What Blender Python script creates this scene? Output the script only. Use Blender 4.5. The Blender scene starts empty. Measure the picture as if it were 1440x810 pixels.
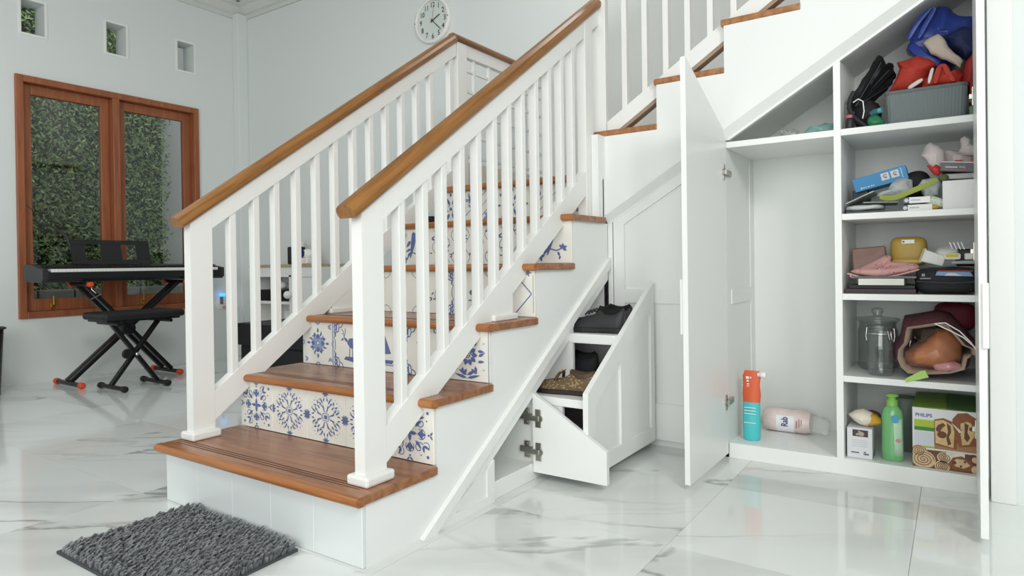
import bpy, math, random
from mathutils import Matrix, Vector, Euler, noise
random.seed(7)
scene = bpy.context.scene
COL = scene.collection
PI = math.pi

# ------------------------------------------------------------------ camera
cam_d = bpy.data.cameras.new('camera'); cam = bpy.data.objects.new('camera', cam_d); COL.objects.link(cam)
cam_d.sensor_width = 36; cam_d.lens = 23.0858; cam_d.shift_y = -0.01973; cam_d.clip_start = 0.02
_r = Vector((0.82785073, 0.56077677, -0.01387777)); _u = Vector((0.00805991, 0.01284605, 0.99988500)); _f = Vector((-0.56089055, 0.82786738, -0.00611480))
M = Matrix.Identity(4)
for i in range(3):
    M[i][0] = _r[i]; M[i][1] = _u[i]; M[i][2] = -_f[i]
M.translation = Vector((1.26956391, -1.17136311, 0.78045164))
cam.matrix_world = M
scene.camera = cam

# ------------------------------------------------------------------ world, lights, exposure
w = bpy.data.worlds.new('sky'); scene.world = w; w.use_nodes = True
bg = w.node_tree.nodes['Background']; bg.inputs[0].default_value = (0.92, 0.97, 1.0, 1); bg.inputs[1].default_value = 0.33

def area(name, loc, size, power, target=None, color=(1, 1, 1), sy=None):
    d = bpy.data.lights.new(name, 'AREA'); d.energy = power; d.color = color
    d.shape = 'RECTANGLE'; d.size = size; d.size_y = sy or size
    o = bpy.data.objects.new(name, d); COL.objects.link(o); o.location = loc
    if target is not None:
        o.rotation_euler = (Vector(target) - Vector(loc)).to_track_quat('-Z', 'Y').to_euler()
    return o
area('ceiling_lamp_front', (3.3, -1.9, 2.85), 1.0, 62, (0.2, 0.8, 0.5), (1, 1, 0.965))
area('ceiling_lamp_room', (-2.0, -0.6, 3.09), 0.7, 16, (-2.0, -0.6, 0), (0.95, 0.98, 1))
area('ceiling_lamp_landing', (-0.3, 1.9, 3.09), 0.5, 3, (-0.3, 1.9, 0), (1, 1, 1))
area('front_fill_light', (1.2, -3.6, 1.6), 3.2, 74, (-1.4, 1.6, 1.3), (0.985, 1.0, 0.98), 2.2)  # added fill light behind the camera, as from an invented opening
area('yard_fill_light', (-4.75, 1.5, 4.2), 1.0, 32, (-5.3, 1.5, 1.0), (1, 1, 1), 3.0)  # added fill light above the yard, brightens the ivy
scene.view_settings.view_transform = 'Standard'; scene.view_settings.look = 'None'
scene.view_settings.gamma = 1; scene.view_settings.use_curve_mapping = False
scene.view_settings.exposure = 0.35

# ------------------------------------------------------------------ helpers: materials
def lin(h):
    h = h.lstrip('#'); out = []
    for i in (0, 2, 4):
        c = int(h[i:i+2], 16) / 255
        out.append(c / 12.92 if c <= 0.04045 else ((c + 0.055) / 1.055) ** 2.4)
    return (out[0], out[1], out[2], 1)
MATS = {}
def mat(name, color, rough=0.5, metal=0.0, bump=0.0, bscale=60, var=0.0, vscale=4, trans=0.0, coat=0.0, ior=1.45, alpha=1.0, emit=None, sheen=0.0):
    if name in MATS: return MATS[name]
    m = bpy.data.materials.new(name); m.use_nodes = True; nt = m.node_tree; b = nt.nodes['Principled BSDF']
    c = lin(color) if isinstance(color, str) else color
    b.inputs['Base Color'].default_value = c; b.inputs['Roughness'].default_value = rough; b.inputs['Metallic'].default_value = metal
    b.inputs['Transmission Weight'].default_value = trans; b.inputs['IOR'].default_value = ior; b.inputs['Coat Weight'].default_value = coat
    b.inputs['Alpha'].default_value = alpha; b.inputs['Sheen Weight'].default_value = sheen
    if emit: b.inputs['Emission Color'].default_value = lin(emit[0]); b.inputs['Emission Strength'].default_value = emit[1]
    if var or bump:
        tc = nt.nodes.new('ShaderNodeTexCoord')
    if var:
        n = nt.nodes.new('ShaderNodeTexNoise'); n.inputs['Scale'].default_value = vscale; n.inputs['Detail'].default_value = 5
        nt.links.new(tc.outputs['Object'], n.inputs['Vector'])
        mx = nt.nodes.new('ShaderNodeMix'); mx.data_type = 'RGBA'
        mx.inputs['A'].default_value = tuple(x * (1 - var) for x in c[:3]) + (1,); mx.inputs['B'].default_value = tuple(min(1, x * (1 + var)) for x in c[:3]) + (1,)
        nt.links.new(n.outputs['Fac'], mx.inputs['Factor']); nt.links.new(mx.outputs['Result'], b.inputs['Base Color'])
    if bump:
        n2 = nt.nodes.new('ShaderNodeTexNoise'); n2.inputs['Scale'].default_value = bscale; n2.inputs['Detail'].default_value = 4
        nt.links.new(tc.outputs['Object'], n2.inputs['Vector'])
        bp = nt.nodes.new('ShaderNodeBump'); bp.inputs['Strength'].default_value = bump; bp.inputs['Distance'].default_value = 0.004
        nt.links.new(n2.outputs['Fac'], bp.inputs['Height']); nt.links.new(bp.outputs['Normal'], b.inputs['Normal'])
    MATS[name] = m
    return m
def wood(name, dark, light, axis, rough=0.35, stretch=14, scale=3.0):
    m = bpy.data.materials.new(name); m.use_nodes = True; nt = m.node_tree; b = nt.nodes['Principled BSDF']
    geo = nt.nodes.new('ShaderNodeNewGeometry'); mp = nt.nodes.new('ShaderNodeMapping')
    oi = nt.nodes.new('ShaderNodeObjectInfo'); ad = nt.nodes.new('ShaderNodeVectorMath'); ad.operation = 'ADD'
    cm = nt.nodes.new('ShaderNodeVectorMath'); cm.operation = 'SCALE'; cm.inputs[0].default_value = (3.1, 5.7, 9.3)
    nt.links.new(oi.outputs['Random'], cm.inputs['Scale'])
    nt.links.new(geo.outputs['Position'], mp.inputs['Vector']); nt.links.new(mp.outputs['Vector'], ad.inputs[0]); nt.links.new(cm.outputs[0], ad.inputs[1])
    s = [stretch] * 3
    mp.vector_type = 'TEXTURE'
    if axis in 'xyz': s['xyz'.index(axis)] = 1.0
    else: mp.inputs['Rotation'].default_value = (math.atan(0.6925), 0, 0); s = [stretch, 1.0, stretch]
    mp.inputs['Scale'].default_value = [1 / q for q in s]
    n = nt.nodes.new('ShaderNodeTexNoise'); n.inputs['Scale'].default_value = scale; n.inputs['Detail'].default_value = 6; n.inputs['Roughness'].default_value = 0.6; n.inputs['Distortion'].default_value = 0.6
    nt.links.new(ad.outputs[0], n.inputs['Vector'])
    cr = nt.nodes.new('ShaderNodeValToRGB'); cr.color_ramp.elements[0].position = 0.3; cr.color_ramp.elements[1].position = 0.72
    cr.color_ramp.elements[0].color = lin(dark); cr.color_ramp.elements[1].color = lin(light)
    nt.links.new(n.outputs['Fac'], cr.inputs['Fac']); nt.links.new(cr.outputs['Color'], b.inputs['Base Color'])
    b.inputs['Roughness'].default_value = rough
    bp = nt.nodes.new('ShaderNodeBump'); bp.inputs['Strength'].default_value = 0.12; bp.inputs['Distance'].default_value = 0.002
    nt.links.new(n.outputs['Fac'], bp.inputs['Height']); nt.links.new(bp.outputs['Normal'], b.inputs['Normal'])
    return m
def marble():
    m = bpy.data.materials.new('marble_tile'); m.use_nodes = True; nt = m.node_tree; b = nt.nodes['Principled BSDF']
    N = nt.nodes.new; L = nt.links.new
    geo = N('ShaderNodeNewGeometry'); oi = N('ShaderNodeObjectInfo')
    cm = N('ShaderNodeVectorMath'); cm.operation = 'SCALE'; cm.inputs[0].default_value = (37.0, 19.0, 53.0); L(oi.outputs['Random'], cm.inputs['Scale'])
    mp = N('ShaderNodeMapping'); mp.vector_type = 'TEXTURE'; mp.inputs['Rotation'].default_value = (0, 0, math.radians(32)); mp.inputs['Scale'].default_value = (1.9, 0.55, 1)
    L(geo.outputs['Position'], mp.inputs['Vector'])
    ad = N('ShaderNodeVectorMath'); ad.operation = 'ADD'; L(mp.outputs[0], ad.inputs[0]); L(cm.outputs[0], ad.inputs[1])
    def vein(scale, width, dist, pos):
        n = N('ShaderNodeTexNoise'); n.inputs['Scale'].default_value = scale; n.inputs['Detail'].default_value = 6; n.inputs['Roughness'].default_value = 0.52; n.inputs['Distortion'].default_value = dist
        L(ad.outputs[0], n.inputs['Vector'])
        s = N('ShaderNodeMath'); s.operation = 'SUBTRACT'; L(n.outputs['Fac'], s.inputs[0]); s.inputs[1].default_value = pos
        a = N('ShaderNodeMath'); a.operation = 'ABSOLUTE'; L(s.outputs[0], a.inputs[0])
        r = N('ShaderNodeMapRange'); r.inputs['From Min'].default_value = 0; r.inputs['From Max'].default_value = width; r.inputs['To Min'].default_value = 1; r.inputs['To Max'].default_value = 0
        r.interpolation_type = 'SMOOTHSTEP'
        L(a.outputs[0], r.inputs['Value']); return r.outputs['Result']
    v1 = vein(1.0, 0.014, 0.35, 0.5); v2 = vein(0.9, 0.11, 0.25, 0.49)
    mask = N('ShaderNodeTexNoise'); mask.inputs['Scale'].default_value = 1.1; L(ad.outputs[0], mask.inputs['Vector'])
    mr = N('ShaderNodeMapRange'); mr.inputs['From Min'].default_value = 0.44; mr.inputs['From Max'].default_value = 0.62; L(mask.outputs['Fac'], mr.inputs['Value'])
    def mul(a, bb):
        x = N('ShaderNodeMath'); x.operation = 'MULTIPLY'
        L(a, x.inputs[0])
        if isinstance(bb, float): x.inputs[1].default_value = bb
        else: L(bb, x.inputs[1])
        return x.outputs[0]
    base = lin('#e4e8e6')
    m1 = N('ShaderNodeMix'); m1.data_type = 'RGBA'; m1.inputs['A'].default_value = base; m1.inputs['B'].default_value = lin('#b9bab7'); L(mul(mul(v2, mr.outputs['Result']), 0.5), m1.inputs['Factor'])
    m2 = N('ShaderNodeMix'); m2.data_type = 'RGBA'; L(m1.outputs['Result'], m2.inputs['A']); m2.inputs['B'].default_value = lin('#807f7c'); L(mul(mul(v1, mr.outputs['Result']), 0.65), m2.inputs['Factor'])
    L(m2.outputs['Result'], b.inputs['Base Color']); b.inputs['Roughness'].default_value = 0.07; b.inputs['Specular IOR Level'].default_value = 0.55
    return m
WALL = mat('wall_paint', '#e0e5e3', 0.7, bump=0.05, bscale=40)
WHITE = mat('white_paint', '#ecedea', 0.38, bump=0.05, bscale=25)
LACQ = mat('cabinet_lacquer', '#eceeec', 0.3)
INNER = mat('cabinet_interior', '#e3e6e3', 0.4)
STAIRW = mat('stair_wall_paint', '#eceeed', 0.55, bump=0.04, bscale=18)
CEIL = mat('ceiling_paint', '#c9c8c4', 0.8)
TREAD = wood('teak_tread', '#7b4b2e', '#ae7a52', 'x', 0.26)
TREADY = wood('teak_tread_upper', '#8a5a34', '#b98455', 'y', 0.4)
NOSE = wood('teak_nosing', '#8a5128', '#b97a43', 'x', 0.3)
RAILW = wood('handrail_wood', '#744a20', '#a8753d', 'slope', 0.28)
RAILY = wood('handrail_wood_level', '#6f4628', '#97663a', 'y', 0.3)
MAHOG = wood('mahogany', '#874c2f', '#a8653f', 'z', 0.4)
MARBLE = marble()
GROUT = mat('grout', '#a9aca9', 0.8)
TILEW = mat('glazed_tile_white', '#e9e8e0', 0.12)
TILEF = mat('front_tile_white', '#dfe5e5', 0.2)
BLUE = mat('tile_blue', '#606e9f', 0.2)
BLUE2 = mat('tile_blue_pale', '#8a9cc4', 0.2)
GREYP = mat('tile_grey_line', '#6d7588', 0.2)
BLACK = mat('black_plastic', '#17181a', 0.4)
BLACK2 = mat('black_satin_metal', '#1b1c1e', 0.32, metal=0.3)
DGREY = mat('dark_grey_plastic', '#2b2c2f', 0.45)
FABB = mat('black_leatherette', '#141519', 0.5, bump=0.2, bscale=120)
ORANGE = mat('orange_rubber', '#d9502a', 0.5)
STEEL = mat('nickel_steel', '#b9b6ad', 0.28, metal=1.0)
CHROME = mat('chrome', '#d8d8d8', 0.12, metal=1.0)
BRASS = mat('brass', '#c9a246', 0.3, metal=1.0)
GLASS = bpy.data.materials.new('clear_glass'); GLASS.use_nodes = True
_n = GLASS.node_tree; _n.nodes.clear(); _o = _n.nodes.new('ShaderNodeOutputMaterial'); _m = _n.nodes.new('ShaderNodeMixShader'); _t = _n.nodes.new('ShaderNodeBsdfTransparent'); _g = _n.nodes.new('ShaderNodeBsdfGlossy'); _l = _n.nodes.new('ShaderNodeLayerWeight'); _r = _n.nodes.new('ShaderNodeMapRange')
_t.inputs[0].default_value = (.93, .955, .945, 1); _g.inputs['Roughness'].default_value = .03; _l.inputs[0].default_value = .35; _r.inputs['To Min'].default_value = .05; _r.inputs['To Max'].default_value = .6
_n.links.new(_l.outputs['Facing'], _r.inputs['Value']); _n.links.new(_r.outputs['Result'], _m.inputs[0]); _n.links.new(_t.outputs[0], _m.inputs[1]); _n.links.new(_g.outputs[0], _m.inputs[2]); _n.links.new(_m.outputs[0], _o.inputs['Surface'])
PANE = mat('window_glass', (0.96, 0.98, 0.97, 1), 0.0, trans=1.0, ior=1.5)
WPLAS = mat('white_plastic', '#eeeeea', 0.35)

# ------------------------------------------------------------------ helpers: meshes
OFF = {}
XF = None      # maps the coordinates a group was measured in to the room
class MB:
    def __init__(s): s.V = []; s.F = []; s.M = []; s.S = []; s.T = None
    def add(s, vs, fs, m=0, smooth=False):
        o = len(s.V)
        if s.T is not None: vs = [tuple(s.T @ Vector(v)) for v in vs]
        s.V += [tuple(v) for v in vs]
        for f in fs: s.F.append([i + o for i in f]); s.M.append(m); s.S.append(smooth)
    def box(s, x0, x1, y0, y1, z0, z1, m=0):
        v = [(x, y, z) for x in (x0, x1) for y in (y0, y1) for z in (z0, z1)]
        s.add(v, [(0, 1, 3, 2), (4, 6, 7, 5), (0, 4, 5, 1), (2, 3, 7, 6), (0, 2, 6, 4), (1, 5, 7, 3)], m)
    def prism(s, pts, ax, a, b, m=0, smooth=False):
        n = len(pts)
        ar = sum(pts[i][0] * pts[(i + 1) % n][1] - pts[(i + 1) % n][0] * pts[i][1] for i in range(n))
        if (ar < 0) != (ax == 'y'): pts = pts[::-1]
        def P(p, c): return {'x': (c, p[0], p[1]), 'y': (p[0], c, p[1]), 'z': (p[0], p[1], c)}[ax]
        v = [P(p, a) for p in pts] + [P(p, b) for p in pts]
        if b < a: v = v[n:] + v[:n]
        f = [tuple(range(n - 1, -1, -1)), tuple(range(n, 2 * n))]
        s.add(v, f, m); s.add(v, [(i, (i + 1) % n, n + (i + 1) % n, n + i) for i in range(n)], m, smooth)
    def bar(s, p, q, wd, ht, m=0, up=(0, 0, 1)):
        p = Vector(p); q = Vector(q); d = (q - p).normalized(); u = Vector(up)
        r = d.cross(u)
        if r.length < 1e-5: r = d.cross(Vector((1, 0, 0)))
        r.normalize(); u = r.cross(d)
        v = []
        for c in (p, q):
            for a, b in ((-1, -1), (1, -1), (1, 1), (-1, 1)): v.append(c + r * a * wd / 2 + u * b * ht / 2)
        s.add(v, [(0, 3, 2, 1), (4, 5, 6, 7), (0, 1, 5, 4), (1, 2, 6, 5), (2, 3, 7, 6), (3, 0, 4, 7)], m)
    def loft(s, rings, m=0, smooth=True, cap0=True, cap1=True, closed=True):
        n = len(rings[0]); v = [p for r in rings for p in r]; f = []
        for k in range(len(rings) - 1):
            for i in range(n if closed else n - 1):
                j = (i + 1) % n; f.append((k * n + i, k * n + j, (k + 1) * n + j, (k + 1) * n + i))
        s.add(v, f, m, smooth)
        if cap0: s.add(rings[0], [tuple(range(n - 1, -1, -1))], m)
        if cap1: s.add(rings[-1], [tuple(range(n))], m)
    def tube(s, path, r, n=8, m=0, caps=True):
        P = [Vector(p) for p in path]; rings = []; prev = None
        for i, p in enumerate(P):
            d = (P[min(i + 1, len(P) - 1)] - P[max(i - 1, 0)]).normalized()
            if prev is None:
                a = d.cross(Vector((0, 0, 1)))
                if a.length < 1e-4: a = d.cross(Vector((1, 0, 0)))
            else: a = prev - d * prev.dot(d)
            a.normalize(); b = d.cross(a); prev = a
            rr = r[i] if isinstance(r, (list, tuple)) else r
            rings.append([p + (a * math.cos(2 * PI * k / n) + b * math.sin(2 * PI * k / n)) * rr for k in range(n)])
        s.loft(rings, m, True, caps, caps)
    def lathe(s, prof, c=(0, 0, 0), n=28, m=0, cap0=True, cap1=True, ax='z', sx=1, sy=1):
        rings = []
        for r, h in prof:
            ring = []
            for k in range(n):
                a = 2 * PI * k / n; x, y = r * math.cos(a) * sx, r * math.sin(a) * sy
                q = {'z': (x, y, h), 'x': (h, x, y), 'y': (y, h, x)}[ax]
                ring.append((c[0] + q[0], c[1] + q[1], c[2] + q[2]))
            rings.append(ring)
        s.loft(rings, m, True, cap0, cap1)
    def ball(s, c, r, m=0, n=16, k=10, e=1.0, amp=0.0, freq=20, seed=0, rot=None, ridge=True, flat=None):
        if not isinstance(r, (list, tuple)): r = (r, r, r)
        R = Euler(rot).to_matrix() if rot else None
        def pw(x): return math.copysign(abs(x) ** e, x)
        v = []; c = Vector(c)
        for j in range(k + 1):
            t = -PI / 2 + PI * j / k
            for i in range(n):
                a = 2 * PI * i / n
                p = Vector((pw(math.cos(t)) * pw(math.cos(a)) * r[0], pw(math.cos(t)) * pw(math.sin(a)) * r[1], pw(math.sin(t)) * r[2]))
                if amp:
                    q = p * freq + Vector((seed * 7.3, seed * 3.1, seed * 1.7))
                    h = noise.voronoi(q)[0][0] * 1.5 - .6; h2 = noise.noise(q * .7)
                    nn = Vector((p.x / r[0] ** 2, p.y / r[1] ** 2, p.z / r[2] ** 2))
                    if nn.length > 0: p += nn.normalized() * amp * (h + 0.5 * h2)
                if R: p = R @ p
                p = p + c
                if flat is not None and p.z < flat: p.z = flat
                v.append(p)
        f = []
        for j in range(k):
            for i in range(n): f.append((j * n + i, j * n + (i + 1) % n, (j + 1) * n + (i + 1) % n, (j + 1) * n + i))
        s.add(v, f, m, True)
    def flat2(s, polys, o, u, v, m=0):
        o = Vector(o); u = Vector(u); v = Vector(v); nn = u.cross(v).normalized()
        for q, p in enumerate(polys):
            s.add([o + u * a + v * b + nn * (1.2e-5 * (q % 40)) for a, b in p], [tuple(range(len(p)))], m)
    def pillow(s, out, y, d, m=0, amp=.006, freq=22, seed=0, n=60, k=13, zmin=None, xmax=None, tilt=0.0, pw=.55):
        out = resample(out, n); cx = sum(p[0] for p in out) / n; cz = sum(p[1] for p in out) / n; rings = []
        for j in range(k):
            t = -1 + 2 * j / (k - 1); sc = max(.02, (1 - t * t)) ** pw; ring = []
            for x, z in out:
                dx, dz = (x - cx) * sc, (z - cz) * sc; p = Vector((cx + dx, y + t * d + tilt * dz, cz + dz))
                q = Vector((p.x * freq + seed * 3.7, p.y * freq + seed, p.z * freq)); D = noise.voronoi(q)[0]
                h = D[0] * 1.5 - .6 + .5 * noise.noise(q * .7)
                nn = Vector((dx, t * d * 1.3, dz)); nn = nn.normalized() if nn.length > 1e-6 else Vector((0, t, 0))
                p += nn * amp * h
                if zmin is not None: p.z = max(p.z, zmin)
                if xmax is not None: p.x = min(p.x, xmax)
                ring.append(p)
            rings.append(ring)
        s.loft(rings, m, True)
    def build(s, name, mats, parent=None, bevel=0.0, seg=2, weld=False, sub=0, local=False):
        if not isinstance(mats, (list, tuple)): mats = [mats]
        off = Vector((0, 0, 0)) if (parent is None or local) else OFF.get(parent.name, Vector((0, 0, 0)))
        me = bpy.data.meshes.new(name)
        xf = XF if (XF and not local) else (lambda p: p)
        me.from_pydata([tuple(Vector(xf(v)) - off) for v in s.V], [], s.F)
        for m in mats: me.materials.append(m)
        me.polygons.foreach_set('material_index', s.M); me.polygons.foreach_set('use_smooth', s.S); me.update()
        ob = bpy.data.objects.new(name, me); COL.objects.link(ob)
        if parent is not None: ob.parent = parent
        OFF[ob.name] = off
        if weld:
            wm = ob.modifiers.new('weld', 'WELD'); wm.merge_threshold = 1e-5
        if bevel:
            b = ob.modifiers.new('bevel', 'BEVEL'); b.width = bevel; b.segments = seg; b.limit_method = 'ANGLE'; b.angle_limit = math.radians(35)
        if sub:
            sb = ob.modifiers.new('sub', 'SUBSURF'); sb.levels = sub; sb.render_levels = sub
        return ob
def thing(name, label, cat, loc=(0, 0, 0), group=None, kind=None):
    if XF: loc = tuple(XF(loc))
    o = bpy.data.objects.new(name, None); COL.objects.link(o); o.location = loc; o.empty_display_size = 0.05
    o['label'] = label; o['category'] = cat
    if group: o['group'] = group
    if kind: o['kind'] = kind
    OFF[o.name] = Vector(loc); return o
def struct(name, label=None, cat=None):
    o = bpy.data.objects.new(name, None); COL.objects.link(o); o['kind'] = 'structure'; OFF[o.name] = Vector((0, 0, 0))
    o['label'] = label or name.replace('_', ' '); o['category'] = cat or name.split('_')[0]
    return o
def tag(o, label, cat, group=None, kind=None):
    o['label'] = label; o['category'] = cat
    if group: o['group'] = group
    if kind: o['kind'] = kind
    return o
def dup(o, parent=None):
    c = o.copy(); COL.objects.link(c)
    if parent: c.parent = parent
    for ch in o.children: dup(ch, c)
    return c
def resample(pts, n):
    P = pts + [pts[0]]; d = [0]
    for p, q in zip(P, P[1:]): d.append(d[-1] + math.hypot(q[0] - p[0], q[1] - p[1]))
    out = []; j = 0
    for i in range(n):
        t = d[-1] * i / n
        while d[j + 1] < t: j += 1
        f = (t - d[j]) / max(1e-9, d[j + 1] - d[j]); out.append((P[j][0] + (P[j + 1][0] - P[j][0]) * f, P[j][1] + (P[j + 1][1] - P[j][1]) * f))
    return out
# 2-D print helpers
def leaf(x, y, a, L, W):
    d = (math.cos(a), math.sin(a)); n = (-d[1], d[0])
    return [(x + d[0] * L * t + n[0] * W * q, y + d[1] * L * t + n[1] * W * q) for t, q in ((0, 0), (.3, -.5), (.65, -.4), (1, 0), (.65, .4), (.3, .5))]
def disc(x, y, r, n=12, sy=None): return [(x + r * math.cos(2 * PI * k / n), y + (sy or r) * math.sin(2 * PI * k / n)) for k in range(n)]
def rect(x0, y0, x1, y1): return [(x0, y0), (x1, y0), (x1, y1), (x0, y1)]
def stroke(pts, wd):
    out = []
    for (a, b), (c, d) in zip(pts, pts[1:]):
        l = math.hypot(c - a, d - b) or 1; nx, ny = -(d - b) / l * wd / 2, (c - a) / l * wd / 2
        out.append([(a - nx, b - ny), (c - nx, d - ny), (c + nx, d + ny), (a + nx, b + ny)])
    return out
def arc(x, y, r, a0, a1, n=8, sy=None): return [(x + r * math.cos(a0 + (a1 - a0) * k / n), y + (sy or r) * math.sin(a0 + (a1 - a0) * k / n)) for k in range(n + 1)]
def spiral(x, y, r, a0, turns, n=14): return [(x + r * (1 - k / n) * math.cos(a0 + turns * 2 * PI * k / n), y + r * (1 - k / n) * math.sin(a0 + turns * 2 * PI * k / n)) for k in range(n + 1)]
def sym4(polys, rot=True):
    out = []
    for q in range(4):
        c, s_ = math.cos(q * PI / 2), math.sin(q * PI / 2)
        for p in polys: out.append([(.5 + (x - .5) * c - (y - .5) * s_, .5 + (x - .5) * s_ + (y - .5) * c) for x, y in p])
    return out
def mirx(polys): return polys + [[(1 - x, y) for x, y in p][::-1] for p in polys]
def miry(polys): return polys + [[(x, 1 - y) for x, y in p][::-1] for p in polys]
TXT = {}
def text_mesh(t):
    if t in TXT: return TXT[t]
    cu = bpy.data.curves.new('t', 'FONT'); cu.body = t; cu.align_x = 'CENTER'; cu.align_y = 'CENTER'; cu.offset = .018; cu.resolution_u = 3
    o = bpy.data.objects.new('t', cu); COL.objects.link(o)
    bpy.context.view_layer.update()
    me = bpy.data.meshes.new_from_object(o.evaluated_get(bpy.context.evaluated_depsgraph_get()))
    r = ([tuple(v.co) for v in me.vertices], [tuple(p.vertices) for p in me.polygons])
    bpy.data.objects.remove(o); bpy.data.curves.remove(cu); bpy.data.meshes.remove(me)
    TXT[t] = r; return r
def text(mb, t, o, u, v, m=0, sx=1.0):
    V, F = text_mesh(t); o = Vector(o); u = Vector(u); v = Vector(v)
    mb.add([o + u * (p[0] * sx) + v * p[1] for p in V], F, m)

# ================================================================== SETTING
XW, YB, YC, ZC = -4.03, 2.38, 1.459, 3.14
# floor and its tiles
fl = struct('floor', 'white marble tiled floor with grey veins', 'floor')
b = MB(); b.box(XW - .2, 3.3, -3.6, YB + .2, -.12, -.006); b.build('slab', GROUT, fl)
T = .5622; tile0 = None
tm = MB(); tm.box(-T / 2 + .0005, T / 2 - .0005, -T / 2 + .0005, T / 2 - .0005, -.008, 0)
for i in range(-9, 5):
    for j in range(-4, 5):
        cx, cy = .602 + T * (i + .5), .552 + T * (j + .5)
        if cx - T / 2 > 3.2 or cx + T / 2 < XW or cy - T / 2 > YB: continue
        if tile0 is None: tile0 = tm.build('tile', MARBLE, fl); t = tile0
        else: t = tile0.copy(); COL.objects.link(t)
        t.location = (cx, cy, 0)
# left wall with openings
wl = struct('wall_left', 'pale grey painted wall with the wooden window', 'wall')
holes = [(.643, 1.945, .449, 2.122), (.690, .830, 2.42, 2.648), (1.236, 1.378, 2.42, 2.65), (1.782, 1.921, 2.422, 2.655)]
ys = sorted({-3.6, YB + .2} | {h[0] for h in holes} | {h[1] for h in holes}); 
b = MB()
for y0, y1 in zip(ys, ys[1:]):
    hs = sorted([(h[2], h[3]) for h in holes if h[0] <= y0 + 1e-6 and h[1] >= y1 - 1e-6]); z = -.12
    for z0, z1 in hs: b.box(XW - .16, XW, y0, y1, z, z0); z = z1
    b.box(XW - .16, XW, y0, y1, z, ZC + .1)
b.build('plaster', WALL, wl)
wb = struct('wall_back', 'pale grey wall behind the stairs with the clock', 'wall')
b = MB(); b.box(XW - .16, 3.3, YB, YB + .16, -.12, ZC + .1); b.build('plaster', WALL, wb)
wr = struct('wall_right', 'white wall right of the tall cupboard', 'wall')
b = MB(); b.box(1.3545, 3.3, 1.43, 1.56, -.006, ZC); b.build('plaster', WALL, wr)
ce = struct('ceiling', 'plain white ceiling', 'ceiling')
b = MB(); b.box(XW - .16, 3.3, -3.6, YB + .16, ZC, ZC + .1); b.build('plaster', CEIL, ce)
# cornices (stepped profile), corner column, pilaster
prof = [(0, 2.985), (.016, 2.985), (.016, 3.018), (.038, 3.028), (.07, 3.078), (.095, 3.09), (.095, 3.115), (.12, 3.115), (.12, ZC), (0, ZC)]
t1 = struct('trim_1', 'white moulded cornice along the left wall', 'trim')
b = MB(); b.prism([(XW + p, z) for p, z in prof], 'y', -3.6, YB); b.build('moulding', mat('cornice_paint', '#d6d7d3', .7), t1)
t2 = struct('trim_2', 'white moulded cornice along the back wall', 'trim')
b = MB(); b.prism([(YB - p, z) for p, z in prof], 'x', XW, 3.3); b.build('moulding', MATS['cornice_paint'], t2)
t3 = struct('trim_3', 'boxed white column in the room corner', 'trim')
b = MB(); b.box(XW, XW + .08, YB - .098, YB, 0, 3.02); b.build('casing', WALL, t3, bevel=.006)
t4 = struct('trim_4', 'white pilaster strip right of the tall cupboard', 'trim')
b = MB(); b.box(1.354, 1.42, 1.41, 1.44, 0, ZC); b.build('casing', mat('pilaster_paint', '#e6e8e5', .5), t4, bevel=.003)

# window in the left wall
w1 = struct('window_1', 'mahogany framed double window with ivy behind its panes', 'window')
y0, y1, z0, z1 = .643, 1.945, .449, 2.122; fw = .046
xo = XW + .025
b = MB()
for (a, bb, c, d) in ((y0, y0 + fw, z0, z1), (y1 - fw, y1, z0, z1), (y0 + fw, y1 - fw, z0, z0 + fw), (y0 + fw, y1 - fw, z1 - fw, z1), (1.262, 1.312, z0 + fw, z1 - fw)):
    b.box(XW - .10, xo, a, bb, c, d)
b.build('window_frame', MAHOG, w1, bevel=.004)
for (a, bb) in ((y0 + fw, 1.262), (1.312, y1 - fw)):
    st = .062; c, d = z0 + fw, z1 - fw; xs0, xs1 = XW - .075, XW - .035
    b = MB()
    b.box(xs0, xs1, a, a + st, c, d); b.box(xs0, xs1, bb - st, bb, c, d)
    b.box(xs0, xs1, a + st, bb - st, c, c + .085); b.box(xs0, xs1, a + st, bb - st, d - .07, d)
    sash = b.build('window_sash', MAHOG, w1, bevel=.004)
    b = MB(); b.box(XW - .058, XW - .053, a + st - .004, bb - st + .004, c + .08, d - .066); b.build('pane', PANE, sash)
    b = MB(); yl = a + .17; b.box(xs1, xs1 + .012, yl - .012, yl + .012, c + .012, c + .05); b.tube([(xs1 + .01, yl, c + .03), (xs1 + .028, yl, c + .04), (xs1 + .03, yl, c + .10)], .006, 8)
    b.build('window_latch', BRASS, sash, bevel=.001)
for k, (a, bb, c, d) in enumerate(holes[1:]):
    v = struct('window_%d' % (k + 2), ['small square vent opening nearest the frame edge', 'small square vent opening above the window mullion', 'small square vent opening nearest the room corner'][k], 'vent')
    b = MB(); f = .018
    for (p, q, r, s_) in ((a - f, a, c - f, d + f), (bb, bb + f, c - f, d + f), (a, bb, c - f, c), (a, bb, d, d + f)): b.box(XW, XW + .006, p, q, r, s_)
    b.build('vent_trim', WHITE, v, bevel=.002)
    b = MB(); b.box(XW - .15, XW - .145, a, bb, c, d); 
    b.build('pane', PANE, v)
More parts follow.
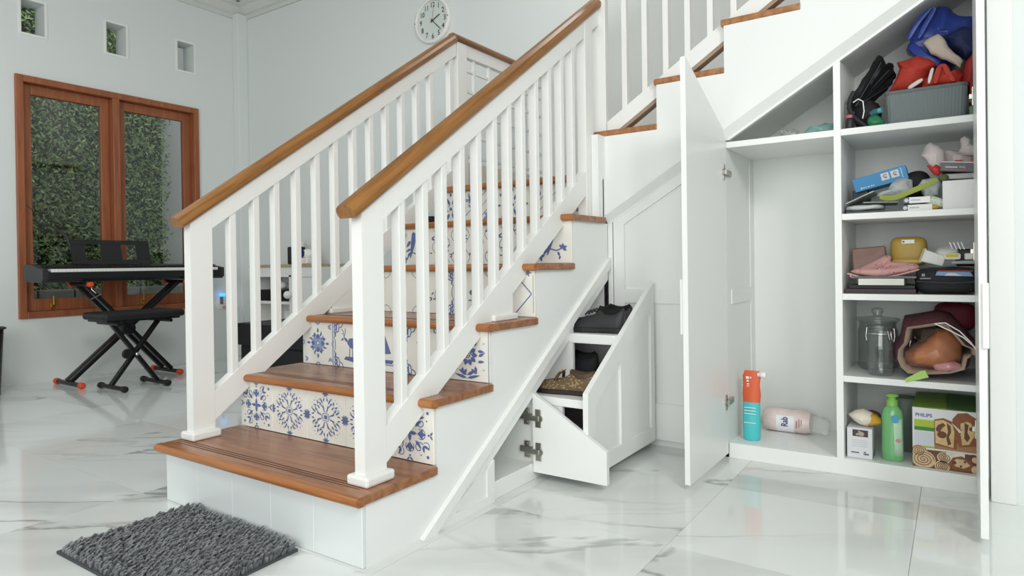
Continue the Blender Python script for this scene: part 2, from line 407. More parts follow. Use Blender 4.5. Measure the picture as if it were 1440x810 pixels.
# yard outside: ivy-covered garden wall
yd = struct('wall_outside', 'white garden wall behind the ivy outside the window', 'wall')
b = MB(); b.box(-5.75, -5.65, -3.0, 6.0, -.12, 3.6); b.build('plaster', mat('outside_wall', '#b9bdbb', .8), yd)
yf = struct('floor_outside', 'grey paved strip outside the window', 'floor'); b = MB(); b.box(-5.65, XW - .16, -3.0, 6.0, -.14, -.10); b.build('yard_paving', mat('yard_stone', '#6f726b', .8, var=.3), yf)
pl = MB()
for k in range(12):
    for j in range(3):
        yy = .1 + k * .29 + (j % 2) * .14; pl.box(-5.48, -5.39, yy + .006, yy + .282, -.1 + j * .235 + .006, -.1 + (j + 1) * .235)
pb = pl.build('stone_blocks', mat('planter_stone', '#81847b', .85, var=.3, vscale=8), yf, bevel=.006); pb['kind'] = 'stuff'
hd = thing('ivy_hedge', 'dense green ivy covering the garden wall outside the window', 'hedge', (-5.55, 1.5, .6), kind='stuff')
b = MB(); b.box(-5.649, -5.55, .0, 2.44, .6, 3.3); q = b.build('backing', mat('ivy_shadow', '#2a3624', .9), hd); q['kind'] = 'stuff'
b = MB(); rng = random.Random(3)
for k in range(19000):
    y = rng.uniform(.0, 2.46 + .04 * math.sin(k * 1.7)); z = rng.uniform(.58, 3.3); x = -5.55 + rng.uniform(0, .10)
    L = rng.uniform(.014, .031); W = L * .75
    n = Vector((1, rng.uniform(-.9, .9), rng.uniform(-.3, 1.2))).normalized(); d = n.cross(Vector((rng.uniform(-1, 1), rng.uniform(-1, 1), rng.uniform(-1, 1)))).normalized(); e = n.cross(d)
    c = Vector((x, y, z))
    b.add([c - d * L, c + e * W * .5 + n * .006, c + d * L, c - e * W * .5 + n * .006], [(0, 3, 2, 1)], k % 3)
lv = b.build('leaves', [mat('ivy_a', '#7c9a62', .4), mat('ivy_b', '#5d7a4c', .45), mat('ivy_c', '#a3ba80', .4)], hd); lv['kind'] = 'stuff'

# ================================================================== STAIRCASE
R1, R, G, TH = .1935, .1955, .2823, .025
XL = -.943
def zt(k): return R1 + (k - 1) * R          # top of tread k
Y6 = 5 * G
st = thing('staircase', 'white staircase with teak treads and blue patterned riser tiles', 'staircase', (XL / 2, .7, 0))
# side wall (right) and hidden left wall
TR = lambda y: .645 * y - .137
b = MB()
side = [(.012, 0), (.214, 0), (1.4555, TR(1.4555)), (1.4555, zt(5) - TH), (4 * G + .0125, zt(5) - TH), (4 * G + .0125, zt(4) - TH), (3 * G + .0125, zt(4) - TH), (3 * G + .0125, zt(3) - TH), (2 * G + .0125, zt(3) - TH), (2 * G + .0125, zt(2) - TH), (G + .0125, zt(2) - TH), (G + .0125, zt(1) - TH), (.0125, zt(1) - TH)]
b.prism(side, 'x', -.02, 0)
b.build('side_wall', STAIRW, st)
b = MB(); b.prism([(.012, 0), (YB, 0), (YB, zt(6) - TH), (5 * G + .012, zt(6) - TH), (5 * G + .012, zt(5) - TH), (4 * G + .012, zt(5) - TH), (4 * G + .012, zt(4) - TH), (3 * G + .012, zt(4) - TH), (3 * G + .012, zt(3) - TH), (2 * G + .012, zt(3) - TH), (2 * G + .012, zt(2) - TH), (G + .012, zt(2) - TH), (G + .012, zt(1) - TH), (.012, zt(1) - TH)], 'x', XL, XL + .03)
b.build('far_side_wall', STAIRW, st)
# sloped trim moulding
b = MB(); b.prism([(.213, 0), (.276, 0), (1.4555, TR(1.4555) - .042), (1.4555, TR(1.4555))], 'x', 0, .016)
b.build('sloped_moulding', WHITE, st, bevel=.005)
# risers with tiles
TW = -XL / 5
def riser_polys(r, i):
    """blue print of tile i on riser r: list of (polygons, material)"""
    rr = random.Random(r * 10 + i); P = []; Q = []
    if r == 2 and i in (0, 4):                       # damask scrolls
        base = [leaf(.5, .5, PI / 2, .16, .07), leaf(.5, .66, PI / 2, .18, .10), leaf(.5, .70, PI / 2 + .8, .13, .05), leaf(.5, .70, PI / 2 - .8, .13, .05), leaf(.62, .62, .8, .17, .06), leaf(.70, .78, .2, .12, .05), leaf(.70, .78, 1.4, .12, .05)]
        base += stroke(spiral(.74, .70, .11, 2.2, 1.2), .016) + stroke(spiral(.70, .86, .08, 4, -1.2), .014) + stroke(arc(.5, .74, .09, -.6, PI + .6), .014) + [disc(.88, .88, .03, 8), disc(.86, .74, .016, 6), disc(.74, .90, .016, 6)]
        P = sym4(base) + sym4([disc(.5, .90, .022, 6), leaf(.5, .93, PI / 2 + .9, .09, .035), leaf(.5, .93, PI / 2 - .9, .09, .035)])
        P += [disc(.5, .5, .03, 8)]
    elif r == 2:                                     # leafy cross with little flower between tiles
        base = []
        for (lx, ly, la, ll, lw) in ((.535, .60, 1.35, .15, .030), (.575, .76, 1.05, .12, .038), (.55, .80, 1.75, .09, .034), (.60, .74, .45, .10, .034), (.655, .655, .80, .10, .034), (.70, .735, 1.30, .10, .036), (.555, .67, .9, .08, .026)):
            base += [leaf(lx, ly, la, ll, lw), leaf(ly, lx, PI / 2 - la, ll, lw)]
        base += stroke(arc(.66, .60, .13, PI, PI - 1.5, 6), .011) + stroke(arc(.60, .66, .13, -PI / 2, 0.0, 6), .011) + stroke(spiral(.645, .845, .035, 0, 1.2, 8), .010) + stroke(spiral(.845, .645, .035, 1.5, 1.2, 8), .010) + [disc(.80, .80, .014, 6), disc(.76, .86, .009, 6), disc(.86, .76, .009, 6)]
        P = sym4(base) + [rect(.462, .462, .538, .538)] + sym4(stroke([(.43, .57), (.57, .57)], .012)) + sym4(stroke([(.46, .60), (.54, .60)], .009))
        for sx in (0, 1):
            h = [leaf(sx, .5, a, .11, .042) for a in ([-1.3, -.75, 0, .75, 1.3] if sx == 0 else [PI - 1.3, PI - .75, PI, PI + .75, PI + 1.3])]
            P += h
        P += [leaf(.5, 0.02, a, .10, .036) for a in (.5, 1.2, PI - 1.2, PI - .5)] + [leaf(.5, .98, -a, .10, .036) for a in (.5, 1.2, PI - 1.2, PI - .5)]
    elif r == 3 and i == 0:                          # pointed medallion
        base = [leaf(.5, .60, PI / 2, .12, .13), leaf(.5, .74, PI / 2, .12, .06), leaf(.56, .66, .9, .11, .05), leaf(.62, .60, .3, .10, .05), leaf(.44, .66, PI - .9, .11, .05), leaf(.60, .72, 1.6, .07, .03), disc(.66, .66, .02, 8), disc(.70, .60, .014, 6), disc(.60, .76, .014, 6)]
        P = sym4(base); Q = sym4([disc(.5, .61, .075, 10), disc(.60, .60, .05, 8), leaf(.84, .88, .8, .1, .06), leaf(.88, .84, 2.2, .1, .06), leaf(.86, .88, -.8, .08, .05), leaf(.5, .93, PI / 2 + .8, .12, .04), leaf(.5, .93, PI / 2 - .8, .12, .04)])
        P += [disc(.47, .47, .018, 6), disc(.53, .53, .018, 6), disc(.47, .53, .018, 6), disc(.53, .47, .018, 6)]
        Q += [rect(.955, 0, .985, 1)]
    elif r in (3, 4) and i in (1, 2, 3):             # scalloped frame with a small picture
        if r == 3 or i == 2:
            corner = stroke([(.0, .66), (.06, .70), (.05, .78), (.14, .80), (.16, .88), (.25, .92), (.27, 1.0)], .022) + stroke([(.0, .78), (.07, .86), (.08, .95), (.15, 1.)], .03) + stroke([(.0, .90), (.06, .96)], .03) + stroke([(.03, .70), (.03, 1)], .02) + stroke([(.09, .80), (.09, 1)], .018) + stroke([(.16, .90), (.16, 1)], .018)
            P = miry(mirx(corner)); P += mirx(stroke([(.0, .34), (.045, .42), (.045, .58), (.0, .66)], .018))
        if r == 4:
            P += miry(mirx(stroke(arc(0, 1, .17, -PI / 2, 0), .012)))
            Q = []
            for k in range(9): Q.append(leaf(.5 + rr.uniform(-.1, .1), .42 + rr.uniform(-.12, .16), rr.uniform(0, 6), .1, .04))
            Q += stroke([(.5, .3), (.48, .45), (.52, .62)], .014)
        elif i == 1:                                 # standing stag
            P += [[(.40, .56), (.46, .66), (.60, .68), (.72, .62), (.74, .50), (.64, .46), (.52, .44), (.46, .48)], leaf(.42, .58, 2.4, .16, .07), leaf(.30, .66, PI + .7, .10, .05)]
            P += stroke([(.31, .68), (.30, .80), (.24, .86)], .016) + stroke([(.31, .68), (.36, .80), (.34, .88)], .016) + stroke([(.30, .76), (.24, .76)], .012)
            P += stroke([(.48, .46), (.47, .24)], .02) + stroke([(.56, .46), (.56, .24)], .02) + stroke([(.66, .48), (.68, .24)], .02) + stroke([(.72, .52), (.74, .24)], .02)
            P += [[(.30, .18), (.36, .25), (.80, .24), (.84, .16), (.60, .13)]]
        elif i == 2:                                 # sailing boat
            P += [[(.45, .38), (.47, .80), (.64, .40)], [(.25, .26), (.72, .26), (.66, .18), (.32, .18)]]
            Q = [[(.43, .38), (.45, .72), (.28, .40)]] + stroke([(.2, .15), (.8, .15)], .03)
        else:
            P += [leaf(.42, .3, 1.6 + a, .2, .07) for a in (-.5, 0, .5)] + [leaf(.42, .55, 1.6 + a, .2, .07) for a in (-.6, 0, .6)] + stroke([(.42, .15), (.42, .6)], .02)
    elif r == 3:                                     # big peony
        for k in range(10): P.append(leaf(.52 + .08 * math.cos(k * PI / 5), .52 + .08 * math.sin(k * PI / 5), k * PI / 5, .14, .10))
        Q = []; P += stroke(spiral(.52, .52, .085, 0, 2.2, 20), .022)
        for k in range(15):
            a = k * 2 * PI / 15; rad = .30 + .05 * (k % 3)
            P.append(leaf(.52 + .24 * math.cos(a), .50 + .26 * math.sin(a), a + .5 * (-1) ** k, .15, .06)); P.append(disc(.52 + rad * 1.25 * math.cos(a + .2), .5 + rad * 1.25 * math.sin(a + .2), .014, 6))
        P += mirx([leaf(.5, .12, .5, .22, .07), leaf(.5, .06, .25, .3, .06)]) + [rect(.975, 0, .988, 1)]
    elif r == 4 and i == 0:
        Q = miry(mirx(stroke(arc(0, 1, .14, -PI / 2, 0), .014))) + stroke(spiral(.5, .45, .06, 0, 1.2, 8), .012) + [leaf(.5, .5, 1, .08, .03)]
    elif r == 4:                                     # diamond with sprig
        P = stroke([(.5, .02), (.93, .5), (.5, .98), (.07, .5), (.5, .02)], .022)
        Q = stroke([(.3, .25), (.38, .5), (.42, .66)], .016) + [leaf(.36 + rr.uniform(-.08, .1), .4 + rr.uniform(-.1, .3), rr.uniform(0, 6), .1, .045) for _ in range(16)] + [rect(.965, .1, .975, .9)] + [leaf(.85, .95, a, .09, .04) for a in (0, 1, 2, 3, 4, 5)]
    elif r == 5 and i in (0, 4):                     # parrot on a branch
        body = [(.52, .92), (.60, .86), (.60, .70), (.54, .52), (.48, .36), (.42, .22), (.38, .18), (.40, .36), (.42, .56), (.44, .74), (.46, .88)]
        P = [body, leaf(.42, .68, PI + .9, .24, .10), leaf(.42, .46, PI + .5, .20, .07), leaf(.40, .36, PI + .9, .16, .06)] + stroke([(.28, .18), (.44, .36), (.62, .30), (.78, .36)], .03)
        P += [leaf(.22, .16, a, .12, .07) for a in (.3, 1.6, 3.5, 5)] + [leaf(.78, .36, a, .12, .07) for a in (-.6, .4, 1.5, 2.4)] + [leaf(.66, .28, -1.2, .13, .06), leaf(.72, .18, -1.9, .1, .05), leaf(.20, .50, 2, .12, .06), leaf(.14, .58, 1, .1, .05)]
    elif r == 5:
        for k in range(4): Q += stroke([(.2 + .2 * k + .08 * math.sin(t * 1.1 + k), .05 + t * .1) for t in range(10)], .014)
        Q += [leaf(rr.uniform(.1, .9), rr.uniform(.1, .9), rr.uniform(0, 6), .10, .04) for _ in range(9)]
        P = [leaf(.9, .3, a, .14, .06) for a in (1.2, 2.2, 3.2)] + [leaf(.1, .7, a, .14, .05) for a in (-.3, .6)]
    elif r == 6 and i % 2 == 0:
        base = stroke(spiral(.68, .68, .16, 3.9, 1.3), .022) + [leaf(.55, .62, 1.2, .22, .07), leaf(.62, .55, .3, .22, .07), disc(.82, .82, .03, 8), leaf(.5, .86, 1.57, .12, .07), leaf(.74, .86, .3, .12, .05)]
        P = sym4(base) + [disc(.5, .5, .05, 8)]
        if i == 4: P = [leaf(.3, .2 + .12 * k, .6 + .9 * (k % 2), .2, .09) for k in range(7)]
    else:
        P = stroke([(0, 0), (1, 1)], .03) + stroke([(0, .28), (.72, 1)], .025) + stroke([(.28, 0), (1, .72)], .025) + [disc(.22, .75, .12, 10), disc(.78, .22, .12, 10)]
        Q = [leaf(rr.uniform(.55, .9), rr.uniform(.1, .5), rr.uniform(0, 6), .14, .08) for _ in range(8)] + [leaf(rr.uniform(.05, .4), rr.uniform(.5, .9), rr.uniform(0, 6), .14, .08) for _ in range(8)]
    return P, Q
for r in range(1, 7):
    y = (r - 1) * G; z0 = 0 if r == 1 else zt(r - 1); z1 = zt(r) - TH
    b = MB(); b.box(XL + .031, -.021, y + .012, y + .03, z0 if r > 1 else 0, z1); b.build('riser', STAIRW, st)
    for i in range(5):
        xa, xb = XL + TW * i + .0005, XL + TW * (i + 1) - (.0005 if i < 4 else 0)
        b = MB(); b.box(xa, xb, y, y + .012, z0 + .0005, z1 - .0005)
        t = b.build('riser_tile', TILEF if r == 1 else TILEW, st, bevel=.0015, seg=1)
        if r > 1:
            P, Q = riser_polys(r, i); b = MB()
            if r != 2: Pm = 1 if (r, i) in ((4, 1), (4, 2), (4, 3), (6, 1), (6, 3)) and i != 2 else 0
            else: Pm = 0
            clampf = lambda ps: [[(min(1, max(0, x)), min(1, max(0, yy))) for x, yy in p] for p in ps]
            b.flat2(clampf(P), (xa, y - .0006, z0), (xb - xa, 0, 0), (0, 0, z1 - z0), 0)
            b.flat2(clampf(Q), (xa, y - .0004, z0), (xb - xa, 0, 0), (0, 0, z1 - z0), 1 if r in (3, 6) else 2)
            b.build('tile_print', [BLUE, BLUE2, GREYP], t)
# treads of the lower flight
for k in range(1, 6):
    yb = k * G; yn = (k - 1) * G - (.036 if k == 1 else .028); zz = zt(k)
    xr = .016; xl = XL - .012
    b = MB(); b.box(xl, xr, yn + .012, yb, zz - TH, zz)
    t = b.build('tread', TREAD, st, bevel=.004)
    b = MB()
    r_ = TH / 2; prof = [(yn + .03, zz + .0006), (yn + r_, zz + .0006)] + [(yn + r_ - r_ * math.sin(a), zz - r_ + r_ * math.cos(a)) for a in [PI * q / 8 for q in range(1, 8)]] + [(yn + r_, zz - TH - .0006), (yn + .03, zz - TH - .0006)]
    b.prism(prof, 'x', xl - .0005, xr + .0005, smooth=False); b.build('nosing', NOSE, t)
    b = MB()
    for q in (.058, .071, .084): b.box(xl + .04, xr - .05, yn + q, yn + q + .0035, zz - .001, zz + .0004)
    b.build('tread_grooves', mat('groove_dark', '#4a2a18', .6), t)
# landing
b = MB(); b.box(XL - .012, -.032, Y6 - .028, YB - .002, zt(6) - TH, zt(6)); b.build('landing', TREAD, st, bevel=.004)
b = MB(); b.box(XL - .012, -.032, Y6 - .034, Y6 - .02, zt(6) - TH - .001, zt(6) + .001); b.build('landing_nosing', NOSE, st, bevel=.006)
# upper flight : treads, risers, front wall
Z7, R2, G2 = 1.356, .1853, .280
X7 = -.040; YT = 1.437; NU = 5
def zu(k): return Z7 + k * R2
def xu(k): return X7 + k * G2
SO = lambda x: .979 + .602 * x            # lower edge of the front wall
top = []
for k in range(NU): top += [(xu(k), zu(k) - TH), (xu(k + 1), zu(k) - TH)]
b = MB(); b.prism([(-.034, zt(5)), (0.0, zt(5)), (0.0, SO(0)), (1.36, SO(1.36)), (1.36, zu(4) - TH)] + [p for p in top[::-1] if p[0] < 1.36], 'y', YT, YT + .03)
b.build('upper_front_wall', STAIRW, st)
b = MB(); b.box(-.032, 0, 1.372, YT - .0005, zt(5), Z7 - TH); b.build('corner_return', STAIRW, st)
for k in range(NU):
    b = MB(); b.box(xu(k) - .012, xu(k + 1) + .001, YT - .004, YB - .002, zu(k) - TH, zu(k)); b.build('tread', TREADY, st, bevel=.005)
    b = MB(); b.box(xu(k), xu(k) + .02, YT + .03, YB - .002, (zt(6) if k == 0 else zu(k - 1)), zu(k) - TH); b.build('riser', STAIRW, st)
# ------------------------------------------------------------------ railings
SL = R / G
def rail(name, label, xc, y_end, bals, y0p, yq):
    t = thing(name, label, 'railing', (xc, .1, zt(1)))
    h = .0195
    b = MB(); b.prism([(y0p, zt(1) + .022), (y0p + .079, zt(1) + .022), (y0p + .079, .891 + SL * (y0p + .079)), (y0p, .891 + SL * y0p)], 'x', xc - h, xc + h); b.build('newel_post', WHITE, t, bevel=.003)
    b = MB(); b.box(xc - .04, xc + .04, y0p - .014, y0p + .092, zt(1), zt(1) + .028); b.build('newel_base', WHITE, t, bevel=.007)
    ya = y0p + .0795
    def slab(lo, hi, yA, yB, x0, x1): 
        q = MB(); q.prism([(yA, lo + SL * yA), (yB, lo + SL * yB), (yB, hi + SL * yB), (yA, hi + SL * yA)], 'x', x0, x1); return q
    slab(.15, .25, ya, y_end, xc - h, xc + h).build('bottom_board', WHITE, t, bevel=.003)
    b = slab(.82, .893, ya, y_end, xc - h, xc + h); 
    b.build('top_board', WHITE, t, bevel=.003)
    for yc in bals:
        b = MB(); b.box(xc - .016, xc + .016, yc - .0125, yc + .0125, .25 + SL * (yc + .0125) - .024, .82 + SL * (yc - .0125) + .024)
        b.build('baluster', WHITE, t, bevel=.002)
    # moulded handrail: octagonal profile swept along the slope
    ca, sa = math.cos(math.atan(SL)), math.sin(math.atan(SL))
    pr = [(-.030, 0), (.030, 0), (.034, .008), (.034, .020), (.026, .032), (.012, .040), (-.012, .040), (-.026, .032), (-.034, .020), (-.034, .008)]
    rings = []
    ys_ = [y0p - .028, y_end]
    for yy in ys_:
        rings.append([(xc + px, yy - pz * sa, .893 + SL * yy + pz * ca) for px, pz in pr])
    b = MB(); b.loft(rings[::-1], 0, False); b.build('handrail', RAILW, t, bevel=.003)
    b = MB(); b.prism([(yq, zt(3) + .018), (yq + .115, zt(3) + .018), (yq + .115, .158 + SL * (yq + .115)), (yq, .158 + SL * yq)], 'x', xc - .0178, xc + .0178); b.build('support_block', WHITE, t, bevel=.002)
    b = MB(); b.box(xc - .032, xc + .032, yq - .014, yq + .129, zt(3), zt(3) + .022); b.build('support_base', WHITE, t, bevel=.005)
    return t
rr_ = rail('stair_railing', 'white slatted railing with brown handrail on the cupboard side of the stairs', -.055, 1.475, (.205, .306, .394, .486, .577, .669, .759, .849, .944, 1.041, 1.138, 1.231), .047, .645)
b = MB(); b.box(-.0765, -.0335, 1.328, 1.40, zt(5), .885 + SL * 1.36); b.build('newel_post', WHITE, rr_, bevel=.003)
rl_ = rail('stair_railing', 'white slatted railing with brown handrail on the piano side of the stairs', -.905, 1.518, (.226, .323, .413, .511, .609, .706, .812, .912, 1.012, 1.117, 1.222, 1.324, 1.48), .064, .672)
# level part of the far railing along the landing
b = MB(); b.box(-.928, -.882, 1.525, 1.605, zt(6), 1.948); b.build('newel_post', WHITE, rl_, bevel=.003)
b = MB(); b.box(-.922, -.888, 1.605, YB - .001, 1.885, 1.952); b.build('landing_top_board', WHITE, rl_, bevel=.003)
b = MB(); b.box(-.922, -.888, 1.605, YB - .001, zt(6), 1.325); b.build('landing_base_board', mat('beige_white_paint', '#e0ddd3', .5), rl_, bevel=.003)
b = MB()
pr = [(-.030, 0), (.030, 0), (.034, .008), (.034, .020), (.026, .032), (.012, .040), (-.012, .040), (-.026, .032), (-.034, .020), (-.034, .008)]
b.loft([[(-.905 + p, yy, 1.950 + q) for p, q in pr] for yy in (YB - .001, 1.505)], 0, False); b.build('landing_handrail', RAILY, rl_, bevel=.003)
for k in range(5):
    yy = 1.69 + .14 * k
    b = MB(); b.box(-.913, -.897, yy - .009, yy + .009, 1.325, 1.885); b.build('lattice_upright', WHITE, rl_, bevel=.002)
for z in (1.36, 1.47, 1.595, 1.71, 1.82):
    b = MB(); b.box(-.911, -.899, 1.605, YB - .001, z - .008, z + .008); b.build('lattice_crossbar', WHITE, rl_, bevel=.002)
# upper railing
ru = thing('stair_railing', 'white railing rising along the upper flight above the cupboard', 'railing', (-.04, 1.49, Z7))
SU = .64
b = MB(); b.box(-.080, -.004, 1.463, 1.499, Z7, 2.15); b.build('newel_post', WHITE, ru, bevel=.003)
b = MB(); b.prism([(0, 1.322), (1.35, 1.322 + SU * 1.35), (1.35, 1.397 + SU * 1.35), (0, 1.397)], 'y', 1.463, 1.499); bo = b.build('bottom_board', WHITE, ru, bevel=.003)
b = MB(); b.prism([(0.0, 1.304), (1.35, 1.304 + SU * 1.35), (1.35, 1.3222 + SU * 1.35), (.0, 1.3222)], 'y', 1.461, 1.503); b.build('board_underside', wood('raw_wood', '#93806c', '#a8937c', 'x', .6), bo)
b = MB(); b.prism([(0, 1.98), (1.35, 1.98 + SU * 1.35), (1.35, 2.06 + SU * 1.35), (0, 2.06)], 'y', 1.463, 1.499); b.build('top_board', WHITE, ru, bevel=.003)
b = MB(); b.prism([(-.08, 2.01), (1.35, 2.06 + SU * 1.35), (1.35, 2.10 + SU * 1.35), (-.08, 2.05)], 'y', 1.448, 1.514); b.build('handrail', RAILW, ru, bevel=.008)
for k in range(13):
    xx = .082 + .0935 * k
    b = MB(); b.box(xx - .012, xx + .012, 1.469, 1.493, 1.38 + SU * xx, 2.0 + SU * xx); b.build('baluster', WHITE, ru, bevel=.002)

# ================================================================== SHOE CUPBOARD under the lower flight
FR = lambda y: .645 * y - .233          # upper edge of the openings
sc = thing('shoe_cupboard', 'white built-in shoe cupboard under the lower stairs with pulled-out drawer', 'cupboard', (0, .85, 0))
b = MB(); b.prism([(.274, 0), (.575, 0), (.575, FR(.575)), (.8, FR(.8)), (1.4555, FR(1.4555)), (1.4555, TR(1.4555) - .03), (.262, TR(.262) - .03)], 'x', -.018, -.0005)
b.build('face_frame', LACQ, sc)
b = MB()
b.prism([(.276, .0), (.575, 0), (.575, .026), (.372, .026)][::-1] , 'x', -.0004, .006)
b.prism([(.536, .026), (.575, .026), (.575, FR(.575) + .0), (.536, FR(.536))], 'x', -.0004, .006)
b.prism([(.276, .0), (.372, .026), (.536, .128), (.536, FR(.536) + .015), (.276, TR(.276) - .038)], 'x', -.0004, .006)
b.build('panel_frame', LACQ, sc, bevel=.0015)
b = MB()
b.box(-.6, -.002, .575, 1.437, 0, .06); b.build('kick_board', LACQ, sc, bevel=.002)
b = MB(); b.prism([(.555, .0), (.575, 0), (.575, FR(.575)), (.555, FR(.555))], 'x', -.6, -.018); b.prism([(.84, .06), (.856, .06), (.856, FR(.85)), (.84, FR(.84))], 'x', -.6, -.004); b.build('partition', INNER, sc)
b = MB(); b.prism([(.555, FR(.555)), (1.437, FR(1.437)), (1.437, FR(1.437) + .018), (.555, FR(.555) + .018)], 'x', -.6, -.018); b.build('soffit_board', INNER, sc)
b = MB(); b.prism([(-.6, .06), (-.019, .06), (-.019, FR(1.441)), (-.6, FR(1.441))], 'y', 1.441, 1.4545); b.build('partition', INNER, sc)
b = MB(); b.prism([(.555, 0), (1.437, 0), (1.437, FR(1.437)), (.555, FR(.555))], 'x', -.62, -.6); b.build('back_board', INNER, sc)
# hinged flap, opened square
b = MB(); b.prism([(.0, .03), (.292, .03), (.292, .143), (.0, .315)], 'y', .822, .840); flap = b.build('flap_door', LACQ, sc, bevel=.002)
for hz in (.105, .225):
    b = MB()
    b.box(.012, .036, .8185, .822, hz - .033, hz + .033); b.lathe([(.013, -.006), (.013, .0)], (.030, .822, hz), 16, 0, ax='y'); b.box(-.012, .030, .812, .8195, hz - .009, hz + .009)
    b.box(-.062, -.012, .828, .840, hz - .011, hz + .011); b.box(-.045, -.022, .832, .8401, hz - .03, hz + .03)
    b.lathe([(.005, -.003), (.005, 0)], (-.033, .832, hz + .02), 10, 0, ax='y'); b.lathe([(.005, -.003), (.005, 0)], (-.033, .832, hz - .02), 10, 0, ax='y')
    b.build('hinge', STEEL, flap, bevel=.0015)
# drawer, pulled out
XD = .217
DT = lambda y: .328 + .61 * (y - .836)
b = MB(); b.prism([(.836, .033), (1.437, .033), (1.437, DT(1.437)), (.836, .328)], 'x', XD - .02, XD - .009)
dr = b.build('drawer', LACQ, sc)
b = MB()
def pr_(pts): b.prism(pts, 'x', XD - .0091, XD)
e = 1.437
pr_([(.836, .033), (e, .033), (e, .092), (.836, .092)])
for a, c in ((.836, .895), (1.105, 1.19), (1.40, e)): pr_([(a, .092), (c, .092), (c, DT(c) - (.09 if .9 < c < e else 0)), (a, DT(a) - (.09 if .9 < a < 1.3 else 0))])
pr_([(.895, DT(.895) - .09), (1.105, DT(1.105) - .09), (1.19, DT(1.19) - .09), (1.40, DT(1.40) - .09), (1.40, DT(1.40)), (.895, DT(.895))])
b.build('drawer_frame', LACQ, dr, bevel=.002)
b = MB(); b.box(-.30, XD - .02, .862, 1.42, .268, .298); b.build('shelf', LACQ, dr, bevel=.002)
b = MB(); b.box(-.30, XD - .02, 1.10, 1.42, .466, .503); b.build('shelf', LACQ, dr, bevel=.002)
b = MB(); b.box(-.30, XD - .02, .862, 1.42, .045, .063); b.build('drawer_bottom', LACQ, dr, bevel=.002)
b = MB(); b.box(-.30, .014, 1.10, 1.116, .298, .466); b.build('drawer_side', LACQ, dr)
b = MB(); b.box(-.30, .098, .866, .882, .063, .268); b.build('drawer_side', LACQ, dr)
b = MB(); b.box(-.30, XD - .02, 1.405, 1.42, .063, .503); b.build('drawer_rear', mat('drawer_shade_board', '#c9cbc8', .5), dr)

# ================================================================== TALL CUPBOARD under the upper flight
tc = thing('tall_cupboard', 'white built-in cupboard under the upper stairs with open doors and shelves', 'cupboard', (.9, 1.63, 0))
X0, X1, XM0, XM1, XR0, XR1, YD = .498, .926, .9035, .9265, 1.331, 1.3525, 1.865
OU = SO
IN = lambda x: .938 + .602 * x
PT = lambda x: .949 + .602 * x
# corner stile and closed panel left of the open door
b = MB(); b.box(0.0, .022, YC - .003, YC + .03, 0, .955); b.prism([(0, .955), (.022, .955), (.497, OU(.497) - .028), (.497, OU(.497)), (0, OU(0))], 'y', YC - .003, YC + .03); b.build('corner_stile', LACQ, tc, bevel=.002)
b = MB(); b.prism([(.026, .03), (.497, .03), (.497, PT(.497)), (.026, PT(.026))], 'y', YC + .010, YC + .024); fp_ = b.build('fixed_panel', LACQ, tc)
b = MB()
def pf(pts): b.prism(pts, 'y', YC, YC + .0102)
pf([(.026, .03), (.076, .03), (.076, PT(.076) - .05), (.026, PT(.026))]); pf([(.443, .03), (.497, .03), (.497, PT(.497)), (.443, PT(.443) - .05)])
pf([(.076, .03), (.443, .03), (.443, .183), (.076, .183)]); pf([(.076, .605), (.443, .605), (.443, .664), (.076, .664)])
pf([(.026, PT(.026)), (.076, PT(.076) - .05), (.443, PT(.443) - .05), (.497, PT(.497))])
b.build('panel_frame', LACQ, fp_, bevel=.0015)
b = MB(); b.box(.0, .498, YC + .024, YC + .03, 0, .03); b.build('kick_board', LACQ, tc)
# carcass
b = MB(); b.prism([(YC, .0), (YD, .0), (YD, OU(.515)), (YC, OU(.515))], 'x', X0, X0 + .018); b.build('side_board', INNER, tc)
b = MB(); b.box(X0 + .018, X0 + .023, 1.80, YD, .06, 1.226); b.box(X0 + .018, X0 + .023, YC + .05, 1.80, .605, .664); b.build('side_board_frame', INNER, tc, bevel=.001)
b = MB(); b.box(X0, XR1, YC, YC + .018, .0, .06); b.box(X0 + .018, XR0, YC + .018, YD, .042, .06); b.build('bottom_board', LACQ, tc, bevel=.0015)
b = MB(); b.prism([(XM0, .06), (XM1, .06), (XM1, OU(XM1)), (XM0, OU(XM0))], 'y', YC, YD); b.build('divider', LACQ, tc, bevel=.0015)
b = MB(); b.prism([(XR0, .0), (XR1, .0), (XR1, OU(XR1)), (XR0, OU(XR0))], 'y', YC, YD); b.build('side_board', LACQ, tc, bevel=.0015)
b = MB(); b.prism([(X0, IN(X0) + .02), (.53, IN(.53)), (XR1, IN(XR1)), (XR1, OU(XR1)), (X0, OU(X0))], 'y', YC - .001, YC + .02); b.build('sloped_frame', LACQ, tc, bevel=.0015)
b = MB(); b.prism([(X0, OU(X0)), (XR1, OU(XR1)), (XR1, OU(XR1) - .012), (X0, OU(X0) - .012)], 'y', YC + .02, YD); b.build('sloped_soffit', INNER, tc)
b = MB(); b.prism([(X0, 0), (XR1, 0), (XR1, OU(XR1)), (X0, OU(X0))], 'y', YD, YD + .01); b.build('back_board', INNER, tc)
b = MB(); b.box(X0 + .018, XM0, YC, YD, 1.226, 1.2495); b.build('shelf', LACQ, tc, bevel=.0015)
SH = [(1.226, 1.2495), (.9215, .944), (.6335, .656), (.3375, .360)]
for a, c in SH: b = MB(); b.box(XM1, XR0, YC + .001, YD, a, c); b.build('shelf', LACQ, tc, bevel=.0015)
b = MB()
for xa, xb in ((.0, 1.36),):
    v = []
    for x in (xa, xb): v += [(x, YT - .010, SO(x) + .004), (x, YC - .0015, SO(x) - .030), (x, YC - .0015, SO(x) + .004)]
    b.add(v, [(0, 2, 1), (3, 4, 5), (0, 1, 4, 3), (1, 2, 5, 4), (2, 0, 3, 5)])
